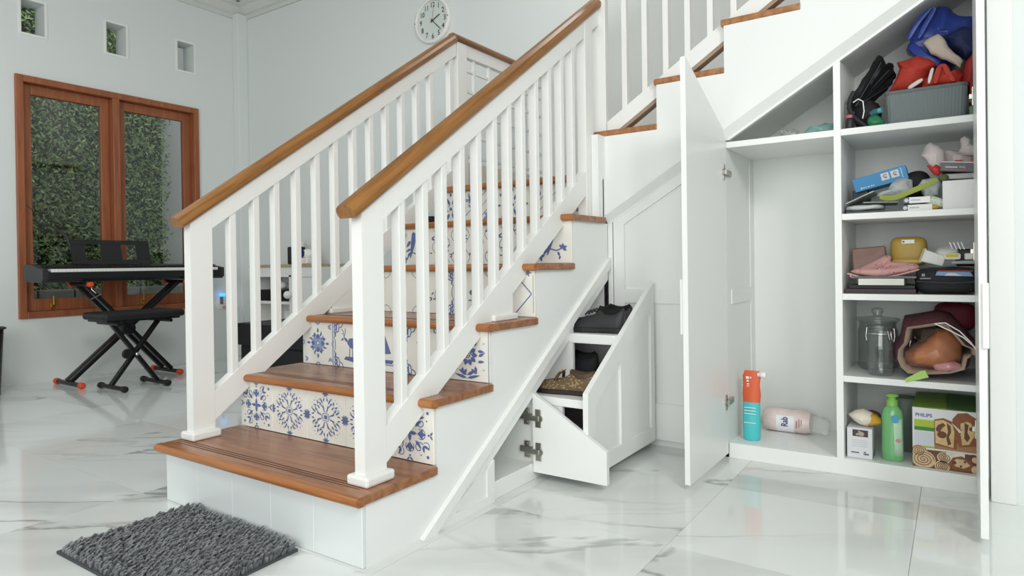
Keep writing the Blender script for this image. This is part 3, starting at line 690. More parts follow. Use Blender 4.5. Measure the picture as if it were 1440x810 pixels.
b.build('sloped_moulding', LACQ, tc)
# left door, open towards the camera
b = MB(); b.prism([(.998, .02), (1.451, .02), (1.451, 1.285), (.998, 1.474)], 'x', .4985, .5165); dl = b.build('door', LACQ, tc, bevel=.002)
b = MB(); b.box(.4855, .4985, 1.004, 1.014, .53, .72); b.build('handle', WPLAS, dl, bevel=.003)
for hz in (1.127, .225):
    b = MB(); b.box(.5165, .5205, 1.414, 1.434, hz - .03, hz + .03); b.lathe([(.014, 0), (.014, .004)], (.5165, 1.421, hz), 14, 0, ax='x'); b.box(.5185, .531, 1.419, 1.469, hz - .009, hz + .009); b.box(.517, .525, 1.469, 1.509, hz - .011, hz + .011); b.build('hinge', STEEL, dl, bevel=.001)
# right door, open and seen edge-on
b = MB(); b.prism([(1.0, .02), (1.453, .02), (1.453, OU(1.33) - .03), (1.0, 1.50)], 'x', 1.3175, 1.3355); dR = b.build('door', LACQ, tc, bevel=.002)
b = MB(); b.box(1.3245, 1.340, .991, 1.002, .535, .712); b.build('handle', WPLAS, dR, bevel=.003)
for hz in (1.3, .80, .225):
    b = MB(); b.box(1.3135, 1.3175, 1.414, 1.434, hz - .03, hz + .03); b.box(1.306, 1.316, 1.419, 1.479, hz - .008, hz + .008); b.build('hinge', STEEL, dR, bevel=.001)

# ================================================================== RUG
XF = lambda p: (p[0] * .945, p[1] * .96, p[2])
rg = thing('shaggy_rug', 'dark grey shaggy bath mat lying before the first step', 'rug', (-.555, -.2, 0))
A_, B_, C_, D_ = (-.845, -.012), (-.245, -.02), (-.225, -.405), (-.835, -.405)
b = MB(); b.prism([A_, B_, C_, D_], 'z', .0005, .007); b.build('backing', mat('rug_backing', '#4b4d50', .95), rg, bevel=.002)
b = MB(); rng = random.Random(11)
nx, ny = 58, 38
for i in range(nx):
    for j in range(ny):
        if rng.random() < .04: continue
        u, v = (i + rng.uniform(.2, .8)) / nx * .98 + .01, (j + rng.uniform(.2, .8)) / ny * .97 + .015
        x = (A_[0] * (1 - u) + B_[0] * u) * v + (D_[0] * (1 - u) + C_[0] * u) * (1 - v)
        y = (A_[1] * (1 - u) + B_[1] * u) * v + (D_[1] * (1 - u) + C_[1] * u) * (1 - v)
        a = .6 + 1.6 * noise.noise(Vector((x * 9, y * 9, 0))) + rng.uniform(-.9, .9); l = rng.uniform(.018, .034)
        if u < .03 or u > .97 or v < .03: l *= .6
        dx, dy = math.cos(a) * l * .5, math.sin(a) * l * .5
        rad = rng.uniform(.0040, .0056); n = 5; rings = []
        for t, q, s_ in ((0, .006, .9), (.45, .006 + l * .62, 1.1), (.85, .006 + l * .80, 1.0), (1.0, .006 + l * .76, .5)):
            rings.append([(x + dx * t + rad * s_ * math.cos(2 * PI * k / n), y + dy * t + rad * s_ * math.sin(2 * PI * k / n), q + rad * .3 * math.sin(2 * PI * k / n)) for k in range(n)])
        b.loft(rings, rng.randrange(3), True, False, True)
pile = b.build('pile', [mat('rug_a', '#66696c', .95, sheen=.3), mat('rug_b', '#55585b', .95, sheen=.3), mat('rug_c', '#777a7d', .95, sheen=.3)], rg); pile['kind'] = 'stuff'

# ================================================================== KEYBOARD CORNER
XF = lambda p: (p[0] * .8756 - .1874 - .012, p[1] * .967 - .035, p[2] * .94)
kx0, kx1, ky0, ky1 = -4.16, -3.83, .672, 1.965
kb = thing('digital_piano', 'black digital piano on a cross stand below the wooden window', 'piano', (-4.0, 1.32, .745))
b = MB(); b.prism([(kx0, .76), (kx1 - .03, .745), (kx1, .765), (kx1, .812), (kx1 - .015, .822), (kx1 - .15, .826), (kx1 - .155, .856), (kx0 + .02, .872), (kx0, .86)], 'y', ky0 + .03, ky1 - .03); b.build('body', BLACK, kb, bevel=.003)
for ya, yb in ((ky0, ky0 + .031), (ky1 - .031, ky1)):
    b = MB(); b.prism([(kx0 - .002, .765), (kx0 + .03, .748), (kx1 - .03, .744), (kx1 + .002, .765), (kx1 + .002, .835), (kx1 - .12, .852), (kx1 - .15, .862), (kx0 + .02, .875), (kx0 - .002, .86)], 'y', ya, yb); b.build('end_cheek', DGREY, kb, bevel=.004)
b = MB(); n = 52; kw = (ky1 - ky0 - .10) / n
for k in range(n): b.box(kx1 - .15, kx1 - .006, ky0 + .05 + k * kw + .0006, ky0 + .05 + (k + 1) * kw - .0006, .815, .838)
q = b.build('white_keys', mat('key_white', '#e4e4e0', .25), kb); q['kind'] = 'stuff'
b = MB()
for k in range(n - 1):
    if k % 7 in (0, 2, 3, 5, 6):
        yc = ky0 + .05 + (k + 1) * kw; b.box(kx1 - .15, kx1 - .055, yc - .006, yc + .006, .838, .849)
q = b.build('black_keys', BLACK, kb); q['kind'] = 'stuff'
b = MB(); 
for k in range(7): b.box(kx0 + .09, kx0 + .10, 1.60 + k * .03, 1.615 + k * .03, .868, .872)
for k in range(4): b.box(kx0 + .12, kx0 + .13, 1.60 + k * .03, 1.615 + k * .03, .866, .870)
q = b.build('buttons', mat('button_grey', '#8a8c8e', .4), kb); q['kind'] = 'stuff'
mr_ = MB()
def slope_x(z): return kx0 + .06 - (z - .87) * .28
def mrp(y0, y1, z0, z1):
    mr_.add([(slope_x(z) + d, y, z) for z in (z0, z1) for y in (y0, y1) for d in (0, .012)], [(0, 1, 3, 2), (4, 6, 7, 5), (0, 4, 5, 1), (2, 3, 7, 6), (0, 2, 6, 4), (1, 5, 7, 3)])
mrp(.95, 1.50, .872, .905); mrp(.95, 1.50, 1.02, 1.055); mrp(.95, 1.04, .905, 1.02); mrp(1.40, 1.50, .905, 1.02); mrp(1.15, 1.29, .905, 1.02)
mr_.build('music_rest', BLACK, kb, bevel=.001)
# cross stand
ks = thing('keyboard_stand', 'black double-braced cross stand with orange end caps under the piano', 'stand', (-3.95, 1.2, 0))
fz = .022
def legbar(yf, yt, xs, zt_=.728):
    for xx in xs:
        b = MB(); b.bar((xx, yf, fz + .015), (xx, yt, zt_), .028, .045, 0, (1, 0, 0)); b.build('leg', BLACK2, ks, bevel=.004)
legbar(.862, 1.63, (-3.99, -3.93)); legbar(1.542, .945, (-4.03, -3.89))
for yf in (.862, 1.542):
    b = MB(); b.tube([(-4.16, yf, fz), (-3.755, yf, fz)], .0165, 12); fb = b.build('foot_bar', BLACK2, ks)
    for xx in (-4.165, -3.75):
        b = MB(); b.tube([(xx - .025, yf, fz), (xx - .018, yf, fz), (xx + .018, yf, fz), (xx + .025, yf, fz)], [.014, .0215, .0215, .014], 12); b.build('end_cap', ORANGE, fb)
for yt in (.945, 1.63):
    b = MB(); b.tube([(-4.13, yt, .726), (-3.80, yt, .726)], .0145, 12); tb = b.build('top_bar', BLACK2, ks)
    for xx in (-4.13, -3.80):
        b = MB(); b.tube([(xx - .024, yt, .724), (xx - .017, yt, .724), (xx + .017, yt, .724), (xx + .024, yt, .724)], [.013, .019, .019, .013], 12); b.build('end_cap', ORANGE, tb)
b = MB(); b.lathe([(.045, -.09), (.05, -.07), (.05, .07), (.045, .09)], (-3.96, 1.232, .385), 18, 0, ax='x'); b.build('clutch_hub', BLACK, ks)
b = MB(); b.tube([(-3.80, .955, .715), (-3.79, .95, .69), (-3.78, .975, .66)], .004, 8); b.tube([(-3.80, .95, .62), (-3.80, 1.02, .655)], .003, 8); b.build('locking_pin', STEEL, ks)
# bench
bn = thing('piano_bench', 'black padded folding bench with crossed legs in front of the piano', 'bench', (-3.48, 1.09, 0))
b = MB(); b.box(-3.66, -3.30, .835, 1.365, .487, .538); b.build('seat_pad', FABB, bn, bevel=.018, seg=3)
b = MB(); b.box(-3.63, -3.33, .86, 1.34, .474, .488); b.build('seat_frame', BLACK2, bn, bevel=.002)
for yf, yt, xs in ((.945, 1.27, (-3.50,)), (1.228, .93, (-3.45,))):
    for xx in xs:
        b = MB(); b.bar((xx, yf, .03), (xx, yt, .465), .026, .04, 0, (1, 0, 0)); b.build('leg', BLACK2, bn, bevel=.004)
for yf in (.945, 1.228):
    b = MB(); b.tube([(-3.65, yf, .022), (-3.30, yf, .022)], .015, 12); fb = b.build('foot_bar', BLACK2, bn)
    for xx in (-3.65, -3.30):
        b = MB(); b.tube([(xx - .024, yf, .022), (xx - .017, yf, .022), (xx + .017, yf, .022), (xx + .024, yf, .022)], [.015, .021, .021, .015], 12); b.build('end_cap', BLACK, fb)
for yt in (1.27, .93):
    b = MB(); b.tube([(-3.64, yt, .462), (-3.32, yt, .462)], .013, 10); b.build('top_bar', BLACK2, bn)
b = MB(); b.lathe([(.030, 0), (.034, .004), (.034, .016), (.028, .02)], (-3.432, 1.02, .245), 16, 0, ax='x'); b.build('knob', BLACK, bn)
b = MB(); b.lathe([(.014, 0), (.012, .006), (.004, .009)], (-3.435, 1.09, .235), 14, 0, ax='x'); b.build('pivot_bolt', CHROME, bn)
# cable by the music rest
b = MB(); P = [(-4.25, .72, 1.30), (-4.23, .78, 1.235), (-4.21, .84, 1.165), (-4.20, .90, 1.12), (-4.19, .945, 1.08), (-4.16, .965, .99), (-4.13, .975, .876)]
b.tube(P, [.004, .004, .006, .009, .012, .013, .013], 8)
tag(b.build('gooseneck_arm', DGREY), 'thin dark bent arm rising from the piano beside its music rest', 'arm')
# bin at the left edge
bi = thing('waste_bin', 'black plastic waste bin cut by the left edge of the photo', 'bin', (-4.045, .385, 0))
b = MB(); b.lathe([(.10, 0), (.105, .004), (.127, .44), (.121, .44), (.10, .02)], (-4.045, .385, 0), 28); b.build('body', BLACK, bi)
b = MB(); b.lathe([(.128, .44), (.141, .441), (.141, .452), (.133, .455), (.126, .448)], (-4.045, .385, 0), 28, 0, False, False); b.build('rim', DGREY, bi)
XF = None
# wall socket with lit charger
ch = thing('wall_charger', 'round white wall charger with a blue light right of the piano', 'charger', (XW, 2.135, .475))
b = MB(); b.lathe([(.058, 0), (.058, .012), (.05, .02), (.012, .024)], (XW, 2.135, .475), 24, 0, ax='x'); b.build('base', WPLAS, ch)
b = MB(); b.box(XW + .02, XW + .05, 2.11, 2.124, .467, .54); b.build('plug', mat('plug_grey', '#6d7078', .4), ch, bevel=.003)
b = MB(); b.box(XW + .02, XW + .052, 2.103, 2.145, .532, .56); b.build('blue_light', mat('blue_led', '#4aa3ff', .4, emit=('#3d9bff', 1.5)), ch, bevel=.004)
b = MB(); b.box(XW + .022, XW + .045, 2.13, 2.19, .432, .448); b.build('pink_tab', mat('pink_tab', '#d99a94', .5), ch, bevel=.003)
b = MB(); b.tube([(XW + .004, 2.20, .52), (XW + .004, 2.25, .47), (XW + .085, 2.27, .40), (XW + .10, 2.27, .33), (XW + .11, 2.27, .18), (XW + .11, 2.27, .005)], .0035, 6)
tag(b.build('wall_cable', WPLAS), 'thin white cable hanging in the room corner behind the railing', 'cable')
XF = lambda p: (p[0] * .904 + .064, p[1] - .145, p[2] * .943)
# white shelf cabinet in the corner
wc = thing('shelf_cabinet', 'low white shelf cabinet with pale wood top in the back corner', 'cabinet', (-3.45, 2.36, 0))
cx0, cx1, cy0, cy1 = -3.93, -2.97, 2.20, 2.515
b = MB(); b.box(cx0, cx1, cy0 - .01, cy1, .825, .848); b.build('wood_top', wood('pale_wood', '#a8987c', '#c4b598', 'x', .5), wc, bevel=.002)
b = MB(); b.box(cx0, cx0 + .02, cy0, cy1, 0, .825); b.box(cx1 - .02, cx1, cy0, cy1, 0, .825); b.box(-3.385, -3.355, cy0, cy1, .04, .76); b.box(cx0 + .02, cx1 - .02, cy1 - .01, cy1, 0, .825)
b.box(cx0 + .02, cx1 - .02, cy0, cy1 - .01, .745, .825); b.box(cx0 + .02, cx1 - .02, cy0, cy1 - .01, 0, .05)
q = b.build('carcass', WHITE, wc)
for z in (.53, .29): b = MB(); b.box(cx0 + .02, -3.385, cy0 + .01, cy1 - .01, z - .012, z + .012); b.build('shelf', WHITE, wc, bevel=.001)
b = MB(); b.box(-3.355, cx1 - .02, cy0 - .002, cy0 + .016, .05, .742); b.build('door', WHITE, wc, bevel=.002)
b = MB(); b.box(-3.85, -3.40, 2.23, 2.45, .542, .636); tag(b.build('black_box', BLACK, bevel=.006), 'flat black box on the middle shelf of the corner cabinet', 'box')
b = MB(); b.ball((-3.37 + .0, 2.175, .60), .032, 0, 16, 10); b.tube([(-3.37, 2.195, .60), (-3.37, 2.20, .60)], .012, 8); b.build('round_knob', WPLAS, wc)
b = MB(); b.ball((-3.47, 2.3, .662), (.06, .05, .026), 0, 14, 8, amp=.006, freq=30, seed=2); tag(b.build('brown_pouch', mat('brown_cloth', '#a98f7e', .8)), 'small brown cloth bundle on the black box in the corner cabinet', 'pouch')
b = MB(); b.ball((-3.62, 2.30, .672), (.045, .045, .036), 0, 14, 8); tag(b.build('white_pot', WPLAS), 'small white pot on the black box in the corner cabinet', 'pot')
b = MB(); b.ball((-3.46, 2.3, .345), (.06, .06, .045), 0, 16, 9, amp=.012, freq=45, seed=4); tag(b.build('green_plant', mat('lettuce_green', '#9db46a', .7)), 'small pale green plant on the lowest shelf of the corner cabinet', 'plant')
b = MB(); b.box(-3.60, -3.52, 2.30, 2.40, .302, .46); tag(b.build('white_carton', WPLAS, bevel=.003), 'white upright carton on the lowest shelf of the corner cabinet', 'box')
b = MB(); b.box(-3.62, -3.50, 2.40, 2.43, .8485, 1.04); tag(b.build('wifi_router', WPLAS, bevel=.004), 'white upright router on the corner cabinet top', 'router')
sp = thing('small_speaker', 'small black speaker box on the corner cabinet top', 'speaker', (-3.44, 2.33, .8485))
b = MB(); b.box(-3.50, -3.40, 2.27, 2.37, .8485, .995); b.build('body', BLACK, sp, bevel=.006)
b = MB(); b.box(-3.494, -3.406, 2.266, 2.27, .856, .985); b.build('grille', DGREY, sp)
cm_ = thing('security_camera', 'white round camera with a blue lens on the corner cabinet top', 'camera', (-3.26, 2.30, .8485))
b = MB(); b.box(-3.33, -3.20, 2.24, 2.36, .8485, .90); b.build('base', WPLAS, cm_, bevel=.01, seg=3)
b = MB(); b.ball((-3.265, 2.30, .932), (.058, .05, .042), 0, 20, 12); b.build('head', WPLAS, cm_)
b = MB(); b.lathe([(.026, -.012), (.026, -.004), (.02, 0)], (-3.275, 2.262, .935), 18, 0, ax='y'); b.build('lens', mat('lens_blue', '#23346e', .1), cm_)
XF = None
# black sofa seen through the railing
sf = thing('sofa', 'low black leather seat behind the stairs seen through the railing', 'sofa', (-2.2, 1.75, 0))
b = MB(); b.box(-2.83, -1.60, 1.52, 2.02, .05, .255); b.build('base', FABB, sf, bevel=.02, seg=3)
b = MB(); b.box(-2.84, -2.03, 1.50, 2.02, .25, .40); b.build('seat_cushion', FABB, sf, bevel=.012, seg=3)
b = MB(); b.box(-2.03, -1.58, 1.50, 2.02, .10, .56); b.build('arm', FABB, sf, bevel=.04, seg=3)
for xx in (-2.77, -1.66):
    for yy in (1.57, 1.96): b = MB(); b.box(xx - .025, xx + .025, yy - .025, yy + .025, 0, .055); b.build('foot', BLACK, sf)
fsp = thing('floor_speaker', 'tall black floor speaker by the back wall behind the stairs', 'speaker', (-1.72, 2.26, 0))
b = MB(); b.box(-1.83, -1.61, 2.14, 2.36, .02, 1.105); b.build('body', BLACK, fsp, bevel=.006)
b = MB(); b.box(-1.815, -1.625, 2.132, 2.14, .30, 1.08); b.build('grille', DGREY, fsp)
b = MB(); b.box(-1.84, -1.60, 2.13, 2.37, 0, .02); b.build('plinth', BLACK, fsp)

# ================================================================== CLOCK
XF = lambda p: (CX + (p[0] - CX) * .955, p[1], CZ + (p[2] - CZ) * .955)
CX, CZ = -1.772, 2.50
ck = thing('wall_clock', 'round white wall clock with black numerals above the far railing', 'clock', (CX, YB, CZ))
b = MB(); b.lathe([(.165, -.001), (.168, -.012), (.165, -.028), (.152, -.034), (.146, -.024), (.146, -.016)], (CX, YB, CZ), 48, 0, True, False, ax='y'); b.build('rim', WPLAS, ck)
b = MB(); b.lathe([(.147, -.004), (.147, -.015)], (CX, YB, CZ), 48, 0, ax='y'); fc = b.build('dial', mat('clock_dial', '#d5dcd8', .5), ck)
INK = mat('clock_ink', '#2f3438', .6)
for h in range(1, 13):
    a = h * PI / 6; b = MB(); text(b, str(h), (CX + .115 * math.sin(a), YB - .0155, CZ + .115 * math.cos(a)), (.046, 0, 0), (0, 0, .052)); b.build('numeral', INK, fc)
def hand(nm, a, L, wd, d, m):
    b = MB(); u = Vector((math.sin(a), 0, math.cos(a))); c = Vector((CX, YB - d, CZ)); b.bar(c - u * .02, c + u * L, wd, .0015, 0, (0, 1, 0)); b.build(nm, m, ck)
hand('hour_hand', (2 + 22 / 60) / 12 * 2 * PI - .12, .075, .008, .018, INK); hand('minute_hand', 22.5 / 60 * 2 * PI, .112, .005, .020, INK); hand('second_hand', 1.5 / 60 * 2 * PI, .10, .0022, .022, mat('clock_red', '#9c8f88', .6))
b = MB(); b.lathe([(.007, -.026), (.007, -.015)], (CX, YB, CZ), 14, 0, ax='y'); b.build('pin', INK, ck)
for side in (-1, 1): b = MB(); b.lathe([(.005, -.036), (.005, -.03)], (CX + side * .157, YB, CZ), 10, 0, ax='y'); b.build('screw', mat('screw_grey', '#8d9290', .4), ck)

# ================================================================== SHOES
XF = None
def shoe(name, label, loc, rz, L, mats, lace=True, sole_h=.018, hi=.0, wid=.085, group=None, loafer=False):
    t = thing(name, label, 'shoe', loc, group); t.rotation_euler = (0, 0, rz)
    us = [0, .03, .10, .22, .36, .5, .64, .78, .90, .97, 1.0]          # toe ... heel
    hw = [.10, .30, .43, .50, .50, .44, .40, .40, .40, .33, .16]; ht = [.006, .018, .030, .037, .043, .052, .078, .066 + hi, .068 + hi, .080 + hi, .05 + hi]
    cen = [.0, .0, .0, .0, .0, -.04, -.05, -.03, 0, 0, 0]
    n = 20; rings = []
    for u, w_, h, c in zip(us, hw, ht, cen):
        ring = []
        for k in range(n):
            a = 2 * PI * k / n; yy = math.cos(a); zz = math.sin(a)
            e_ = .85 if u < .45 else .68
            sy_ = math.copysign(abs(yy) ** e_, yy)
            z = sole_h + h * (max(0, zz) ** .85) if zz >= 0 else sole_h - .002
            ring.append(((u - .5) * L + (.02 * L * max(0, zz) if u > .9 else 0), wid * (w_ * sy_ * (1 if zz < 0 else 1 - .25 * zz) + c * .3), z))
        rings.append(ring)
    b = MB(); b.loft(rings, 0, True); up = b.build('upper', mats[0], t, local=True)
    rs = []
    for z, s_ in ((0, .98), (.004, 1.06), (sole_h, 1.06), (sole_h + .003, .99)):
        pts = [((u - .5) * L * 1.03, wid * w_ * 1.04 * s_) for u, w_ in zip(us, hw)]; full = [(x, y, z) for x, y in pts] + [(x, -y, z) for x, y in pts[::-1]]
        rs.append(full)
    b = MB(); b.loft(rs, 0, False); b.build('sole', mats[1], t, local=True)
    zc = sole_h + .074 + hi
    b = MB(); b.loft([[(.28 * L + s_ * .18 * L * math.cos(a), s_ * wid * .24 * math.sin(a), zc + dz - .004 + .012 * math.cos(a) ** 2) for a in [2 * PI * k / 22 for k in range(22)]] for s_, dz in ((1.14, -.016), (1.12, .0), (1.0, .006), (.88, .0), (.8, -.004))], 0, True, False, True); b.build('collar', mats[2], t, local=True)
    if loafer:
        b = MB(); b.tube([(-.10 * L, -.036, .062), (-.06 * L, -.02, .088), (-.05 * L, 0, .094), (-.06 * L, .02, .088), (-.10 * L, .036, .062)], .006, 8); b.build('strap', mats[3], t, local=True)
        b = MB(); b.tube([(-.07 * L, -.014, .095), (-.02 * L, -.014, .099), (-.02 * L, .014, .099), (-.07 * L, .014, .095), (-.07 * L, -.014, .095)], .0025, 6); b.build('buckle', BRASS, t, local=True)
    elif lace:
        b = MB()
        for q in (-.12, -.07, -.02, .03): b.tube([(q * L, -.022, .070 + .09 * (q + .12)), (q * L + .004, 0, .083 + .08 * (q + .12)), (q * L, .022, .070 + .09 * (q + .12))], .003, 6)
        b.build('laces', mats[3], t, local=True)
    return t
BL = mat('shoe_black', '#27282b', .5, bump=.2, bscale=200); BSOLE = mat('sole_black', '#19191a', .5); BIN = mat('shoe_inside', '#0c0c0d', .9)
shoe('shoe', 'black low shoe on the top shelf of the pulled-out drawer', (.068, 1.185, .504), .06, .25, (BL, BSOLE, BIN, BSOLE))
shoe('shoe', 'black shoe mostly hidden behind the front one on the top drawer shelf', (.05, 1.315, .504), .04, .24, (BL, BSOLE, BIN, BSOLE))
MESH = mat('sneaker_mesh', '#17181c', .8, bump=.4, bscale=300); WS = mat('sneaker_sole', '#e6e6e4', .5)
shoe('sneaker', 'black sneaker with white sole on the middle drawer shelf', (-.055, 1.20, .299), .0, .25, (MESH, WS, BIN, WS), sole_h=.026, hi=.012)
def monogram():
    m = mat('loafer_canvas', '#8d7654', .75, bump=.25, bscale=260, var=.15, vscale=40); nt = m.node_tree
    tc = nt.nodes.new('ShaderNodeTexCoord'); vo = nt.nodes.new('ShaderNodeTexVoronoi'); vo.inputs['Scale'].default_value = 95; nt.links.new(tc.outputs['Object'], vo.inputs['Vector'])
    cr = nt.nodes.new('ShaderNodeValToRGB'); cr.color_ramp.elements[0].position = .32; cr.color_ramp.elements[0].color = lin('#97815f'); cr.color_ramp.elements[1].position = .42; cr.color_ramp.elements[1].color = lin('#66533b')
    nt.links.new(vo.outputs['Distance'], cr.inputs['Fac']); nt.links.new(cr.outputs['Color'], nt.nodes['Principled BSDF'].inputs['Base Color']); return m
LB = mat('loafer_brown', '#4a3526', .5)
shoe('loafer', 'brown patterned loafer with buckle on the low drawer shelf', (.062, .955, .299), .08, .25, (monogram(), mat('loafer_sole', '#2b221b', .6), LB, LB), loafer=True, wid=.09).scale = (1, 1, .84)
shoe('shoe', 'black shoe standing in the dark bottom of the drawer', (.13, 1.0, .064), 1.3, .22, (BL, BSOLE, BIN, BSOLE))

# ================================================================== TALL CUPBOARD CONTENTS
XF = lambda p: (p[0] - .004, p[1] + .009, p[2] * 1.0072)
def U(name, label, cat, b, mats, group=None, **k): return tag(b.build(name, mats, **k), label, cat, group)
FILM = mat('clear_film', (1, 1, 1, 1), .12, trans=.75, ior=1.15, alpha=.55)
# floor of the tall bay
po = thing('refill_pouch', 'orange and teal refill pouch standing on the cupboard floor', 'pouch', (.585, 1.54, .0605))
def pouch_ring(z, w_, d, dx=0): return [(.585 + dx + w_ * math.cos(a), 1.54 + d * math.sin(a), z) for a in [2 * PI * k / 20 for k in range(20)]]
b = MB(); b.loft([pouch_ring(.0605, .030, .024), pouch_ring(.07, .034, .026), pouch_ring(.13, .035, .022), pouch_ring(.21, .034, .015)]); b.build('teal_body', mat('pouch_teal', '#4fc4c8', .3), po)
b = MB(); b.loft([pouch_ring(.21, .0341, .0151), pouch_ring(.24, .036, .012, .001), pouch_ring(.28, .033, .008), pouch_ring(.312, .035, .005, .002), pouch_ring(.336, .028, .002, .003)]); b.build('orange_top', mat('pouch_orange', '#d8613a', .3), po)
b = MB(); b.lathe([(.008, 0), (.008, .01), (.012, .012), (.012, .03), (.01, .032)], (.612, 1.535, .322), 14, 0, ax='x'); b.build('spout_cap', WPLAS, po)
b = MB(); b.prism([(.545, .0605), (.552, .0605), (.556, .25), (.549, .30)], 'y', 1.539, 1.541); b.build('clear_edge', FILM, po)
b = MB()
b.flat2([rect(-.016, .303, -.004, .313), rect(.0, .305, .005, .312), rect(-.013, .292, -.005, .299), rect(-.013, .281, -.003, .285), rect(-.013, .273, -.004, .276)], (.583, 1.529, 0), (1, 0, 0), (0, 0, 1))
for k, zz in enumerate((.19, .178, .166, .13)): b.add([(.562, 1.5155, zz), (.608, 1.5155, zz), (.608, 1.5155, zz + .0025), (.562, 1.5155, zz + .0025)], [(0, 1, 2, 3)])
b.build('pouch_print', mat('print_white', '#f1f1ec', .4), po)
ro = thing('paper_roll', 'pink wrapped tissue roll lying on the cupboard floor', 'roll', (.70, 1.735, .1))
ro.rotation_euler = (0, 0, 0)
r0, yr, zr = .047, 1.735, .1085
b = MB(); 
def rr2(x, r, dz=0, seed=0): return [(x, yr + r * math.cos(a) * (1 + .03 * math.sin(5 * a + seed)), zr + dz + r * math.sin(a) * (1 + .03 * math.sin(4 * a + seed * 2))) for a in [2 * PI * k / 26 for k in range(26)]]
b.loft([rr2(.585, .030), rr2(.60, .046, 0, 1), rr2(.64, .047, 0, 2), rr2(.70, .046, 0, 3), rr2(.75, .047, 0, 4), rr2(.772, .040, 0, 5)]); b.build('wrapped_roll', mat('roll_pink', '#e3d2ce', .3, var=.16, vscale=25, bump=.4, bscale=70), ro)
b = MB(); b.loft([rr2(.772, .041, 0, 5), rr2(.80, .034, -.006, 6), rr2(.825, .036, -.01, 7), rr2(.84, .028, -.014, 8)], 0, True, False, True); b.build('clear_wrap', FILM, ro)
b = MB(); b.loft([[(x, yr + .0478 * math.cos(a), zr + .0478 * math.sin(a)) for a in [PI + .15 + (PI * .62) * k / 10 - .75 for k in range(11)]] for x in (.645, .715)], 0, True, False, False, closed=False); b.build('roll_label', mat('label_white', '#e9eaee', .4), ro)
b = MB(); text(b, 'Rab', (.680, yr - .0496, zr + .004), (0, -.0, .026), (-.036, 0, 0)); b.build('roll_print', mat('roll_ink', '#3c3f73', .5), ro)
b = MB(); b.flat2([rect(.722, zr - .018, .728, zr + .012), rect(.733, zr - .014, .737, zr + .020), rect(.742, zr - .006, .745, zr + .018)], (0, yr - .0496, 0), (1, 0, 0), (0, 0, 1)); b.build('roll_print', mat('roll_ink2', '#b5837f', .5), ro)
# triangular bay
b = MB(); b.pillow([(.785, 1.242), (.79, 1.262), (.812, 1.283), (.84, 1.279), (.868, 1.287), (.905, 1.282), (.909, 1.242)], 1.56, .04, amp=.007, freq=40, seed=3, zmin=1.2415, xmax=.910, pw=.35); U('plastic_bag', 'teal plastic bag on the triangular upper shelf by the divider', 'bag', b, mat('teal_film', '#8fbdb8', .25, trans=.3, bump=.3, bscale=80))
b = MB(); b.pillow([(.70, 1.242), (.705, 1.275), (.717, 1.285), (.735, 1.272), (.75, 1.283), (.768, 1.265), (.772, 1.242)], 1.56, .03, amp=.006, freq=50, seed=5, zmin=1.2415, pw=.35); U('plastic_bag', 'crumpled clear plastic bag in the middle of the triangular shelf', 'bag', b, mat('clear_bag', '#c9d1cb', .2, trans=.6, alpha=.7))
b = MB(); b.ball((.785, 1.59, 1.252), (.028, .025, .012), 0, 16, 8, amp=.003, freq=60, seed=6, flat=1.2415); U('plastic_bag', 'small pinkish bag between the two bags on the triangular shelf', 'bag', b, mat('pink_film', '#b7a09d', .4))
b = MB(); b.ball((.648, 1.53, 1.247), (.042, .025, .0075), 0, 18, 8, amp=.002, freq=60, seed=8, flat=1.2415); U('plastic_bag', 'flat beige bag at the low corner of the triangular shelf', 'bag', b, mat('beige_film', '#b9b6a6', .4))
# ---- top right bay (shelf top 1.241)
z = 1.2415
bk = thing('storage_basket', 'grey ribbed plastic basket filled with red bags', 'basket', (1.19, 1.58, z))
def rrect(hx, hy, r, n=10):
    pts = []
    for (sx, sy, a0) in ((1, 1, 0), (-1, 1, PI / 2), (-1, -1, PI), (1, -1, 1.5 * PI)):
        for k in range(n + 1): a = a0 + PI / 2 * k / n; pts.append((sx * (hx - r) + r * math.cos(a), sy * (hy - r) + r * math.sin(a)))
    return pts
bx, by = 1.188, 1.582; per = resample(rrect(.121, .088, .02), 320)
def bring(s_, zz, rib): return [(bx + x * s_ * (1 + (.006 if (i // 2) % 2 else 0) * rib), by + y * s_ * (1 + (.008 if (i // 2) % 2 else 0) * rib), zz) for i, (x, y) in enumerate(per)]
b = MB(); b.loft([bring(.93, z, 0), bring(.955, z + .006, 1), bring(.995, z + .108, 1)], 0, False, True, False); b.build('ribbed_wall', mat('basket_grey', '#6f7a7b', .5), bk)
b = MB(); b.loft([bring(.995, z + .106, 0), bring(1.015, z + .108, 0), bring(1.015, z + .118, 0), bring(.96, z + .118, 0), bring(.92, z + .012, 0)], 0, False, False, True); b.build('rim', mat('basket_rim', '#5f696a', .5), bk)
RED = mat('red_nonwoven', '#b83a2c', .7, bump=.25, bscale=160); RED2 = mat('red_nonwoven_dark', '#a12f31', .7, bump=.25, bscale=160)
WT = mat('white_strap', '#dcd8d2', .6)
def sheet(pts_rows, th=.003):
    """cloth patch from a grid of 3-D points, given thickness"""
    b = MB(); nr, nc = len(pts_rows), len(pts_rows[0]); v = [p for r in pts_rows for p in r]
    f = [(i * nc + j, i * nc + j + 1, (i + 1) * nc + j + 1, (i + 1) * nc + j) for i in range(nr - 1) for j in range(nc - 1)]
    b.add(v, f, 0, True); return b
def solid(o, th=.002, sub=2):
    m = o.modifiers.new('solid', 'SOLIDIFY'); m.thickness = th; m.offset = 0
    s_ = o.modifiers.new('sub', 'SUBSURF'); s_.levels = sub; s_.render_levels = sub; return o
